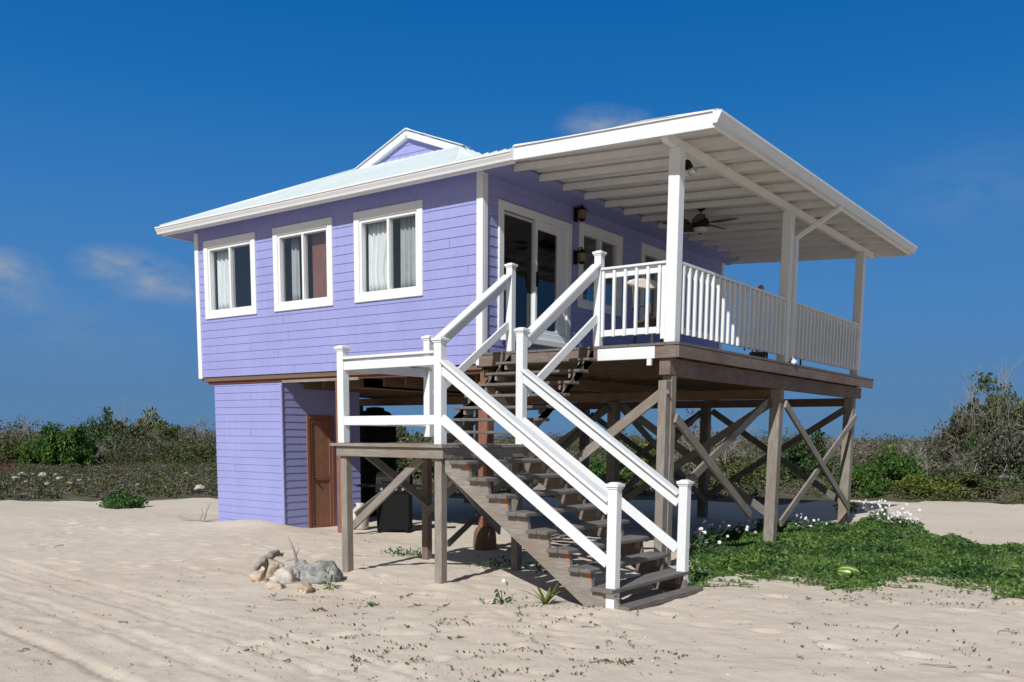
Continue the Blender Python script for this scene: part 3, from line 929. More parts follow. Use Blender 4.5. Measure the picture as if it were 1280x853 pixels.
# newels
def newel(x, y, z0, z1, w=.112):
    mb = MB(); mb.box(x - w / 2, x + w / 2, y - w / 2, y + w / 2, z0, z1 - .05)
    nw = mb.build('newel_post', M['white'], ST, bevel=.006)
    c = MB(); c.box(x - .078, x + .078, y - .078, y + .078, z1 - .05, z1 - .018)
    c.lathe((x, y, z1 - .018), [(.09, 0), (.05, .018)], 4)
    c.box(x - .066, x + .066, y - .066, y + .066, z1 - .072, z1 - .052)
    c.build('cap', M['white'], nw, bevel=.003)
    return nw
newel(.56, -3.60, ZL, 3.06); newel(2.21, -3.60, ZL, 3.08); newel(2.22, -1.97, 1.80, 3.34); newel(.59, -1.97, 1.90, 3.33)
newel(4.615, -3.60, .05, 1.458); newel(4.63, -1.97, .05, 1.43)
newel(.635, -.08, 3.22, 4.60); newel(2.24, -.08, 3.22, 4.615)
def cap_rail(p0, p1, side, wcap=.145, hb=.115):
    """sloping or level handrail: a flat cap over an upright board"""
    p0, p1 = Vector(p0), Vector(p1)
    mb = MB(); mb.bar(p0 - Vector((0, 0, .018)), p1 - Vector((0, 0, .018)), wcap, .034)
    h = mb.build('handrail', M['white'], ST, bevel=.005)
    mb = MB(); o = Vector(side) * .018 - Vector((0, 0, .052 + hb / 2)); mb.bar(p0 + o, p1 + o, .036, hb)
    mb.build('rail_board', M['white'], ST, bevel=.004)
def low_rail(p0, p1, h=.115):
    mb = MB(); mb.bar(p0, p1, .036, h); mb.build('rail_board', M['white'], ST, bevel=.004)
# landing front and left
cap_rail((.615, -3.60, 2.91), (2.155, -3.60, 2.92), (0, -1, 0)); low_rail((.615, -3.625, 2.103), (2.155, -3.625, 2.11))
cap_rail((.57, -3.54, 2.91), (.59, -2.03, 2.91), (-1, 0, 0)); low_rail((.55, -3.54, 2.103), (.57, -2.03, 2.103))
# lower flight
for y in (-3.60, -1.97):
    dz = 0 if y < -3 else -.005
    cap_rail((2.262, y, 2.815 + dz), (4.565, y, 1.275 + dz), (0, -1, 0), .16, .12)
    low_rail((2.26, y - .025, 2.125), (4.565, y - .025, .60), .118)
# upper flight
for x in (.615, 2.23):
    cap_rail((x, -1.915, 3.245), (x, -.135, 4.43), (1, 0, 0), .15, .12)
    low_rail((x + .02, -1.915, 2.49), (x + .02, -.135, 3.655), .118)
# stringers
tz = [1.638, 1.452, 1.267, 1.083, .899, .713, .527, .338]; tx = [2.432 + .281 * k for k in range(8)]
def string_poly(z_off=.052):
    top = [(2.33, 1.72), (2.45, 1.72)]
    top = [(2.33, 1.635)]
    for x, z in zip(tx, tz):
        top += [(x + .0, z - z_off), (x + .255, z - z_off)]
    poly = top + [(4.70, .22), (4.75, .07), (4.36, .07), (2.33, 1.49)]
    return poly
for y, m_, nm in ((-3.655, 'grey', 'stringer'), (-2.03, 'rim', 'stringer')):
    mb = MB(); mb.prism(string_poly(), 'y', y, y + .05)
    sg = mb.build('stringer', M[m_], ST)
    if y < -3:
        for k in (0, 2, 5, 6):
            c = MB(); x, z = tx[k] + .255, tz[k] - .052
            c.prism([(x - .01, z - .002), (x + .003, z - .002), (x + .003, z - .085), (x - .012, z - .07), (x - .03, z - .03), (x - .06, z - .015), (x - .06, z - .002)], 'y', y - .003, y + .047); c.build('primer_patch', M['orange'], sg)
for k, (x, z) in enumerate(zip(tx, tz)):
    mb = MB()
    a = rnd.uniform(-.015, .015)
    mb.bar((x + .077, -3.73 + a, z - .025), (x + .077, -1.86 + a, z - .025), .138, .046)
    mb.bar((x + .222, -3.73 - a, z - .025), (x + .222, -1.86 - a, z - .025), .138, .046)
    t = mb.build('tread', M['greyd'], ST, bevel=.008)
    for y in (-2.055,):
        c = MB(); c.box(x + .20, x + .245, y - .02, y + .02, z - .15, z - .05); c.build('cleat', M['grey'], t)
mb = MB(); mb.bar((4.76, -3.64, .13), (4.80, -1.90, .13), .16, .06); mb.build('base_plank', M['greyd'], ST, bevel=.006)
# upper flight
uz = [1.995 + .178 * k for k in range(7)]; uy = [-1.93 + .250 * k for k in range(7)]
for k, (y, z) in enumerate(zip(uy, uz)):
    mb = MB()
    a = rnd.uniform(-.015, .015)
    mb.bar((.60 + a, y + .065, z - .022), (2.30 + a, y + .065, z - .022), .13, .042)
    mb.bar((.60 - a, y + .20, z - .022), (2.30 - a, y + .20, z - .022), .13, .042)
    t = mb.build('tread', M['greyd'], ST, bevel=.006)
    for x in (.78, 2.12):
        c = MB(); c.box(x - .02, x + .02, y + .03, y + .23, z - .12, z - .046); c.build('cleat', M['grey'], t)
def ustring():
    top = []
    for y, z in zip(uy, uz): top += [(y + .01, z - .046), (y + .25, z - .046)]
    return [(-1.95, 1.70)] + [(-1.95, uz[0] - .046)] + top + [(-.17, 3.2), (-.17, 3.05), (-.40, 2.98), (-1.60, 2.02), (-1.80, 1.70)]
for x, m_ in ((.66, 'greyd'), (2.17, 'rim')):
    mb = MB(); mb.prism(ustring(), 'x', x, x + .05); mb.build('stringer', M[m_], ST)

# ------------------------------------------------------------------ STORAGE ROOM under the house
SH = thing('storage_room', (-6.2, 1.1, 0), 'small lavender clapboard storage room tucked under the raised house', 'storage room')
HX0, HX1, HY0, HY1 = -7.23, -5.10, .10, 2.2
mb = MB(); siding(mb, (HX0, HY0, 0), (1, 0, 0), (0, -1, 0), HX1 - HX0, -.3, 2.935, [], .146, -.02)
siding(mb, (HX0, HY1, 0), (0, -1, 0), (-1, 0, 0), HY1 - HY0, -.3, 2.935, [], .146, -.02)
mb.build('wall', M['lav'], SH)
mb = MB(); siding(mb, (HX1, HY0, 0), (0, 1, 0), (1, 0, 0), HY1 - HY0, -.3, 2.935, [(.62, 1.32, -.4, 2.28)], .146, -.02)
mb.quad((HX0, HY1, -.3), (HX1, HY1, -.3), (HX1, HY1, 2.93), (HX0, HY1, 2.93))
mb.build('wall', M['lav'], SH)
mb = MB(); mb.box(HX1 - .03, HX1 + .028, HY0 - .027, HY0 + .0, -.2, 2.93); mb.build('corner_trim', M['lav'], SH)
mb = MB(); bx = frame_rect(mb, lambda u, z, d: (HX1 + d, u, z), .70, 1.44, -.30, 2.30, .07, -.03, .04)
dd = mb.build('door', M['red'], SH, bevel=.004)
mb = MB(); mb.box(HX1 - .02, HX1 + .005, .772, 1.368, -.05, 2.228); mb.build('door_panel', M['ply'], dd)
mb = MB(); bx = frame_rect(mb, lambda u, z, d: (HX1 + d, u, z), .775, 1.365, -.02, 2.225, .06, .006, .028)
bx(.835, 1.305, .98, 1.06); mb.build('door_rail', M['red'], dd, bevel=.003)
mb = MB(); mb.lathe((HX1 + .03, .85, 1.02), [(.015, 0), (.028, .02), (.02, .04)], 10, (1, 0, 0)); mb.build('knob', M['black'], dd)

# ------------------------------------------------------------------ things on and under the porch
def lantern(loc, label):
    x, y, z = loc
    t = thing('wall_lantern', loc, label, 'lantern', 'lanterns on the porch wall')
    mb = MB(); mb.box(x + .024, x + .05, y - .05, y + .05, z - .12, z + .12); mb.tube([(x + .05, y, z + .06), (x + .10, y, z + .16), (x + .16, y, z + .17), (x + .17, y, z + .10)], .012, 6)
    mb.build('bracket', M['black'], t)
    mb = MB(); mb.lathe((x + .17, y, z - .10), [(.06, 0), (.075, .01), (.085, .16)], 6); mb.build('lamp_glass', M['amber'], t)
    mb = MB(); mb.lathe((x + .17, y, z + .06), [(.10, 0), (.09, .02), (.03, .07), (.01, .09)], 6); mb.build('lamp_cap', M['black'], t)
    mb = MB(); mb.lathe((x + .17, y, z - .13), [(.02, 0), (.07, .02), (.075, .035)], 6)
    mb.build('lamp_base', M['black'], t)
lantern((0, 2.70, 5.93), 'upper black lantern with amber glass between sliding door and window')
lantern((0, 2.72, 5.18), 'lower black lantern hanging beside the porch window frame')

FX, FY = 1.72, 4.38
fan = thing('ceiling_fan', (FX, FY, zpr(FX) - .1), 'dark bronze ceiling fan with leaf shaped blades under the porch roof', 'ceiling fan')
mb = MB(); mb.lathe((FX, FY, 6.10), [(.09, .09), (.09, .05), (.07, .02), (.03, 0)], 18); mb.tube([(FX, FY, 6.12), (FX, FY, 5.99)], .016, 8); mb.build('mount', M['black'], fan, smooth=True)
mb = MB(); mb.lathe((FX, FY, 5.80), [(.09, 0), (.145, .04), (.155, .10), (.13, .15), (.06, .19), (.03, .20)], 22); mb.build('motor', M['black'], fan, smooth=True)
mb = MB(); mb.lathe((FX, FY, 5.70), [(.02, 0), (.08, .012), (.125, .05), (.135, .095)], 22); mb.build('lamp_bowl', M['frost'], fan, smooth=True)
mb = MB(); mb.lathe((FX, FY, 5.675), [(.008, 0), (.025, .012), (.02, .03)], 10); mb.build('finial', M['black'], fan)
for k in range(5):
    a = R(2 + 72 * k); c, s = math.cos(a), math.sin(a)
    pl = []
    for t in np.linspace(0, 1, 9): pl.append((.20 + .52 * t, .125 * math.sin(math.pi * (t ** .8) * .92 + .2)))
    pts = pl + [(r_, -w_) for r_, w_ in reversed(pl)]
    mb = MB(); top = [(FX + c * r_ - s * w_, FY + s * r_ + c * w_, 5.885 + w_ * .42) for r_, w_ in pts]
    bot = [(p[0], p[1], p[2] - .012) for p in top]
    i = len(mb.v); n_ = len(top); mb.v += top + bot
    mb.f.append(tuple(range(n_))); mb.uv.append([(p[0], p[1]) for p in pts])
    mb.f.append(tuple(reversed(range(n_, 2 * n_)))); mb.uv.append([(p[0], p[1]) for p in reversed(pts)])
    for q in range(n_):
        z_ = (q + 1) % n_; mb.f.append((q, n_ + q, n_ + z_, z_)); mb.uv.append([(0, 0)] * 4)
    b_ = mb.build('blade', M['fanblade'], fan)
    mb = MB(); mb.bar((FX + c * .12, FY + s * .12, 5.872), (FX + c * .27, FY + s * .27, 5.872), .045, .012); mb.build('blade_arm', M['black'], b_)

fl = thing('floodlight', (3.40, .08, 5.78), 'twin floodlight with silver head fixed to the front porch post', 'floodlight')
mb = MB(); mb.lathe((3.44, .045, 5.70), [(.05, 0), (.055, .025), (.03, .04)], 14, (0, 1, 0)); mb.build('base', M['steel'], fl)
mb = MB(); mb.tube([(3.44, .08, 5.70), (3.44, .13, 5.71), (3.44, .17, 5.70)], .014, 6); mb.lathe((3.45, .17, 5.74), [(.03, 0), (.055, -.03), (.065, -.10), (.06, -.12)], 14, (-.3, -.3, 1)); mb.build('lamp_head', M['black'], fl, smooth=True)
mb = MB(); mb.lathe((3.47, .25, 5.68), [(.03, 0), (.05, .03), (.062, .10), (.055, .12)], 14, (.35, .5, -.8)); mb.build('lamp_head', M['steel'], fl, smooth=True)

def porch_chair(x, y, rz, label, mat):
    t = thing('porch_chair', (x, y, ZD), label, 'chair', 'chairs on the porch')
    c, s = math.cos(rz), math.sin(rz)
    def L(a, b, z): return (x + a * c - b * s, y + a * s + b * c, ZD + z)
    for a, b in ((-.25, -.25), (.25, -.25), (-.25, .25), (.25, .25)):
        mb = MB(); mb.tube([L(a, b, 0), L(a * .95, b * .95, .42)], .02, 8); mb.build('leg', M['fanblade'], t)
    mb = MB(); mb.bar(L(0, -.28, .44), L(0, .28, .44), .56, .06); mb.build('seat', M['fanblade'], t, bevel=.02)
    for b in (-.24, .24):
        mb = MB(); mb.tube([L(b, .26, .45), L(b, .36, 1.02)], .018, 8); mb.build('back_post', M['fanblade'], t)
    n = 12
    pts = [(.30 * math.cos(2 * math.pi * k / n) ** 1, 1.075 + .085 * math.sin(2 * math.pi * k / n)) for k in range(n)]
    mb = MB(); fr = [L(a, .31 + (z - .45) * .1, z) for a, z in pts]; bk = [L(a, .41 + (z - .45) * .1, z) for a, z in pts]
    mb.v += fr + bk
    mb.f.append(tuple(range(n))); mb.uv.append([(0, 0)] * n); mb.f.append(tuple(reversed(range(n, 2 * n)))); mb.uv.append([(0, 0)] * n)
    for q in range(n):
        z_ = (q + 1) % n; mb.f.append((q, n + q, n + z_, z_)); mb.uv.append([(0, 0)] * 4)
    mb.build('head_cushion', mat, t, bevel=.02)
    for b in (-.29, .29):
        mb = MB(); mb.tube([L(b, -.25, .43), L(b, -.25, .66), L(b, .30, .68)], .018, 8); mb.build('armrest', M['fanblade'], t)
porch_chair(2.62, 1.05, R(60), 'porch chair with rounded cream head cushion behind the short front railing', M['cream'])
porch_chair(2.75, 6.2, R(-95), 'porch chair half hidden behind the long railing by the downpipe', M['cream'])
# red flower pot (only its rim shows over the railing) and hose reel wheel
_d = ray(951, 361); _t = (2.35 - CX) / _d.x; PPX, PPY_, PPZ = 2.35, CY + _d.y * _t, CZ + _d.z * _t
t = thing('potted_plant', (PPX, PPY_, ZD), 'coral red bloom of a tall potted plant peeping over the long railing', 'potted plant')
mb = MB(); mb.lathe((PPX, PPY_, ZD), [(.11, 0), (.15, .30), (.17, .31), (.17, .36), (.14, .36), (.13, .30)], 18); mb.build('pot', M['fanblade'], t)
mb = MB(); mb.tube([(PPX, PPY_, ZD + .3), (PPX + .01, PPY_ + .01, ZD + .8), (PPX, PPY_, PPZ - .04)], .012, 6); mb.build('stem', M['lf_green'], t)
mb = MB(); mb.lathe((PPX, PPY_, PPZ - .06), [(.01, 0), (.05, .02), (.065, .06), (.045, .11), (.01, .13)], 10); mb.build('bloom', M['terracotta'], t, smooth=True)
g = np.random.default_rng(3); P = g.normal(size=(120, 3)) * (.12, .12, .16) + (PPX, PPY_, ZD + .6)
leaf_object('foliage', M['lf_green'], P, .09, t, (PPX, PPY_, ZD), seed=2)

# barbecue under the house
def place(px, py, z=0.0): p = gp(px, py, z); return p
bq = gp(483, 667, .02)
BX, BY = bq.x - .2, bq.y + .45
t = thing('barbecue_grill', (BX, BY, 0), 'black barbecue grill with side shelf standing in the shade under the house', 'grill')
ca, sa = math.cos(R(35)), math.sin(R(35))
def GL(a, b, z): return (BX + a * ca - b * sa, BY + a * sa + b * ca, z)
mb = MB(); mb.bar(GL(-.32, 0, .42), GL(.32, 0, .42), .5, .72); mb.build('cabinet', M['blackplastic'], t, bevel=.01)
mb = MB(); mb.bar(GL(-.34, 0, .87), GL(.34, 0, .87), .52, .16); fb = mb.build('firebox', M['black'], t, bevel=.01)
for k in range(4):
    c = MB(); p = GL(-.21 + .14 * k, -.27, .87); c.lathe(p, [(.03, 0), (.028, .035)], 10, (sa, -ca, 0)); c.build('knob', M['steel'], fb)
for s_ in (-1, 1):
    mb = MB(); mb.bar(GL(s_ * .36, 0, .92), GL(s_ * .72, 0, .92), .45, .035); mb.build('side_shelf', M['black'], t, bevel=.006)
mb = MB()
mb_prof = [(-.26, .955)] + [(-.25 * math.cos(math.pi * k / 10), .96 + .24 * math.sin(math.pi * k / 10)) for k in range(11)]
A = [GL(-.33, b, z) for b, z in mb_prof]; B = [GL(.33, b, z) for b, z in mb_prof]
n_ = len(A); mb.v += A + B
mb.f.append(tuple(range(n_))); mb.uv.append([(0, 0)] * n_); mb.f.append(tuple(reversed(range(n_, 2 * n_)))); mb.uv.append([(0, 0)] * n_)
for q in range(n_):
    z_ = (q + 1) % n_; mb.f.append((q, n_ + q, n_ + z_, z_)); mb.uv.append([(0, 0)] * 4)
lid = mb.build('lid', M['black'], t)
c = MB(); c.tube([GL(-.22, -.27, 1.05), GL(-.22, -.31, 1.06), GL(.22, -.31, 1.06), GL(.22, -.27, 1.05)], .012, 6); c.build('handle', M['black'], lid)
for a in (-.28, .28):
    mb = MB(); mb.lathe(GL(a, -.22, .07), [(.07, -.02), (.075, 0), (.07, .02)], 14, (ca, sa, 0)); mb.build('wheel', M['blackplastic'], t)

# water tank behind
_d = ray(470, 600); _t = (4.0 - CY) / _d.y; TX, TY = CX + _d.x * _t, 4.0
t = thing('water_tank', (TX, TY, 0), 'tall black plastic water tank in the deep shade under the house', 'water tank')
mb = MB(); prof = [(.48, 0)]
for k in range(11): prof += [(.49, .08 + k * .2), (.51, .12 + k * .2), (.51, .18 + k * .2), (.49, .22 + k * .2)]
prof += [(.46, 2.32), (.34, 2.46), (.22, 2.50), (.2, 2.51)]
mb.lathe((TX, TY, 0), prof, 36); mb.build('tank_body', M['blackplastic'], t, smooth=True)
mb = MB(); mb.lathe((TX, TY, 2.50), [(.21, 0), (.22, .02), (.21, .06), (.05, .08)], 24); mb.build('lid', M['blackplastic'], t)
# pale sack beside the grill
p = gp(448, 662, .02)
mb = MB(); mb.lathe((p.x - .15, p.y + .2, -.02), [(.10, 0), (.17, .05), (.18, .25), (.15, .42), (.07, .5), (.09, .56)], 14)
tag(mb.build('sack', M['rock3'], origin=(p.x - .15, p.y + .2, 0), smooth=True), 'pale sack slumped on the sand between storage room and grill', 'sack')

# ------------------------------------------------------------------ rocks, driftwood, melon
def rock(name, c, size, mat, seed, label, cat, group=None, rough=.22, flat=1.0):
    import bmesh
    bm = bmesh.new(); bmesh.ops.create_icosphere(bm, subdivisions=4, radius=1)
    rr = random.Random(seed); o = Vector((rr.uniform(0, 50), rr.uniform(0, 50), rr.uniform(0, 50)))
    pl = [Vector((rr.gauss(0, 1), rr.gauss(0, 1), rr.gauss(0, .8))).normalized() for _ in range(9)]
    for v in bm.verts:
        d = v.co.normalized(); r = 1.0
        for q in pl:
            k = d.dot(q)
            if k > .72: r = min(r, .72 / k * 1.12)
        r += rough * mnoise.noise(d * 1.4 + o) + rough * .4 * mnoise.noise(d * 4 + o) + rough * .22 * mnoise.noise(d * 10 + o)
        v.co = Vector((d.x * r * size[0], d.y * r * size[1], d.z * r * size[2]))
    me = bpy.data.meshes.new(name); bm.to_mesh(me); bm.free()
    me.materials.append(mat); me.polygons.foreach_set('use_smooth', [True] * len(me.polygons))
    ob = bpy.data.objects.new(name, me); COL.objects.link(ob); ob.location = c; ob.rotation_euler = (0, 0, rr.uniform(0, 6.28))
    ORG[ob.name] = Vector(c)
    if label: tag(ob, label, cat, group)
    return ob
GR = 'rocks heaped on the sand'
for px, py, sz, m_, lab in ((402, 727, (.26, .20, .20), 'rock2', 'large grey pitted limestone rock at the right end of the heap'),
                            (358, 728, (.22, .17, .16), 'rock3', 'rounded whitish rock in the middle of the heap'),
                            (323, 727, (.14, .11, .11), 'rock1', 'small tan rock at the left tip of the heap'),
                            (338, 719, (.19, .16, .17), 'rock1', 'cream rock under the curved driftwood log'),
                            (381, 738, (.17, .10, .09), 'rock1', 'flat tan rock at the front of the heap, half buried'),
                            (380, 719, (.13, .13, .16), 'rock2', 'dark rock wedged upright behind the whitish one'),
                            (344, 735, (.12, .09, .07), 'rock1', 'flat sandy rock at the foot of the whitish one')):
    p = gp(px, py, .1); rock('rock', (p.x, p.y, ground_h(p.x, p.y) + sz[2] * .30), sz, M[m_], px, lab, 'rock', GR, .34)
a, b = gp(316, 716, .2), gp(352, 703, .2)
mid = (a + b) / 2
lz = ground_h(mid.x, mid.y)
mb = MB()
lp = []
for k in range(31):
    f = k / 30; q_ = a.lerp(b, f)
    lp.append((q_.x + .012 * math.sin(k * .9), q_.y + .012 * math.cos(k * .7), lz + .10 + .15 * math.sin(min(1, f * 1.25) * math.pi / 2) - .05 * max(0, f - .8) * 5 + .008 * math.sin(k * 1.1)))
mb.tube(lp, [.022 + .026 * math.sin(math.pi * (k + 1) / 32) + .008 * math.sin(k * 1.3) for k in range(31)], 14)
mb.v = [(v[0] + .016 * mnoise.noise((v[0] * 22, v[1] * 22, v[2] * 22)), v[1] + .016 * mnoise.noise((v[0] * 22 + 9, v[1] * 22, v[2] * 22)), v[2] + .02 * mnoise.noise((v[0] * 22, v[1] * 22 + 5, v[2] * 26))) for v in mb.v]
tag(mb.build('driftwood_log', M['drift'], origin=(mid.x, mid.y, lz), smooth=True), 'curved grey driftwood log leaning over the rock heap', 'driftwood')
p = gp(372, 714, .1); lz = ground_h(p.x, p.y)
dv = rt0
mb = MB(); mb.tube([(p.x + .02, p.y, lz), (p.x - dv.x * .02, p.y - dv.y * .02, lz + .17), (p.x - dv.x * .05, p.y - dv.y * .05, lz + .30), (p.x - dv.x * .12, p.y - dv.y * .12, lz + .46)], [.030, .022, .014, .009], 7)
mb.tube([(p.x - dv.x * .03, p.y - dv.y * .03, lz + .2), (p.x + dv.x * .03, p.y + dv.y * .03, lz + .30)], [.014, .006], 6)
tag(mb.build('driftwood_stick', M['drift'], origin=(p.x, p.y, lz), smooth=True), 'thin driftwood stick poking up from the rock heap', 'driftwood')
# dry branch by the left corner
p = gp(255, 651, .05); lz = ground_h(p.x, p.y)
mb = MB()
def along(t, h, k=0): return (p.x + dv.x * t + k, p.y + dv.y * t, lz + h)
mb.tube([along(-.55, .10), along(-.25, .03), along(.05, .02), along(.35, .05)], [.012, .02, .02, .01], 6)
mb.tube([along(0, .02), along(.06, .22), along(.16, .42)], [.016, .012, .006], 6); mb.tube([along(-.1, .02), along(-.02, .16), along(-.05, .3)], [.012, .009, .005], 6)
tag(mb.build('dead_branch', M['drift'], origin=(p.x, p.y, lz)), 'bare forked dead branch lying on the sand left of the storage room', 'branch')

p = gp(1061, 712, .15); lz = ground_h(p.x, p.y)
bmv = MB(); bmv.lathe((0, 0, 0), [(.01 if k in (0, 16) else .105 * math.sin(math.pi * k / 16) ** .75, -.15 * math.cos(math.pi * k / 16)) for k in range(17)], 26, (1, 0, 0))
me_o = bmv.build('watermelon', M['melon'], smooth=True)
me_o.location = (p.x, p.y, lz + .10); me_o.rotation_euler = (0, .15, math.atan2(dv.y, dv.x) - .35)
tag(me_o, 'striped green watermelon nestled in the leafy vine', 'watermelon')

# ------------------------------------------------------------------ vegetation
def clumps(g, n, spread, sz):
    return g.normal(size=(n, 3)) * spread, g.uniform(.6, 1.3, n) * sz

def crown_points(g, n, rx, ry, rz, nclump, csz, low=.0):
    """leaf positions: a shell-weighted cloud of leaf clumps in an uneven ellipsoid"""
    d = g.normal(size=(nclump, 3)); d /= np.linalg.norm(d, axis=1)[:, None]
    r = g.uniform(.35, 1.0, nclump) ** .6
    C = d * r[:, None] * (rx, ry, rz)
    C[:, 2] = np.abs(C[:, 2]) * g.uniform(.5, 1.1, nclump) if low >= 0 else C[:, 2]
    k = g.integers(0, nclump, n); cs = g.uniform(.55, 1.4, nclump) * csz
    q = g.normal(size=(n, 3)); q /= np.linalg.norm(q, axis=1)[:, None]
    q *= (g.uniform(0, 1, n) ** .45 * cs[k])[:, None]; q[:, 2] *= .75
    return C[k] + q

def sticks(g, base, h, spread, n, depth=3):
    """bare branching twigs as thin 3-sided tubes"""
    mb = MB()
    def grow(p, d, L, r, lv):
        q = p + d * L; bend = Vector(g.normal(size=3)) * L * .09
        mb.tube([p, (p + q) / 2 + bend, q], [r, r * .75, r * .5], 3 if lv else 5, caps=False)
        if lv >= depth: return
        for _ in range(int(g.integers(2, 4 + (lv == 1)))):
            t = g.uniform(.4, 1)
            nd = (d + Vector(g.normal(size=3)) * .55 + Vector((0, 0, .12))).normalized()
            grow(p + (q - p) * t + bend * .3, nd, L * g.uniform(.5, .8), r * .55, lv + 1)
    for _ in range(n):
        d = Vector((g.normal() * spread, g.normal() * spread, 1)).normalized()
        grow(Vector(base) + Vector((g.normal() * .12, g.normal() * .12, 0)), d, h * g.uniform(.35, .55), h * .012, 0)
    return mb

def copy_tree(o, parent=None):
    c = o.copy(); COL.objects.link(c)
    if parent: c.parent = parent
    for ch in list(o.children): copy_tree(ch, c)
    return c

PROTO = {}
def proto(kind, seed):
    key = (kind, seed)
    if key in PROTO: return PROTO[key]
    g = np.random.default_rng(seed * 17 + len(kind))
    root = bpy.data.objects.new('bush', None); ORG[root.name] = Vector((0, 0, 0))
    def stick_part(name, mb, mat):
        o = mb.build(name, mat); o.parent = root
    # all prototypes are about 1 m tall and 1 m in radius
    if kind in ('round', 'dark', 'olive', 'yellow'):
        m_ = {'round': 'lf_green', 'dark': 'lf_dark', 'olive': 'lf_olive', 'yellow': 'lf_yellow'}[kind]
        P = crown_points(g, 8200 if kind == 'round' else 5600, .85, .85, .78, 36, .25); P[:, 2] += .12
        leaf_object('crown', M[m_], P, .085, root, seed=seed)
        stick_part('trunk', sticks(g, (0, 0, -.05), .9, .45, 5, 2), M['bark'])
    elif kind == 'dry':
        stick_part('branches', sticks(g, (0, 0, -.05), 1.15, .6, 9, 3), M['twig'])
        P = crown_points(g, 1800, .8, .8, .8, 40, .2); leaf_object('crown', M['lf_dry'], P, .06, root, seed=seed)
    elif kind == 'tree':
        stick_part('trunk', sticks(g, (0, 0, -.03), 1.05, .28, 4, 3), M['twig'])
        P = crown_points(g, 5200, .52, .52, .58, 60, .13); P[:, 2] += .34
        leaf_object('crown', M['lf_olive'], P, .045, root, seed=seed)
    elif kind == 'baretree':
        stick_part('trunk', sticks(g, (0, 0, -.03), 1.15, .38, 7, 3), M['twig'])
        P = crown_points(g, 4200, .62, .62, .55, 60, .14); P[:, 2] += .25
        leaf_object('crown', M['lf_grey'], P, .042, root, seed=seed)
    PROTO[key] = root
    return root

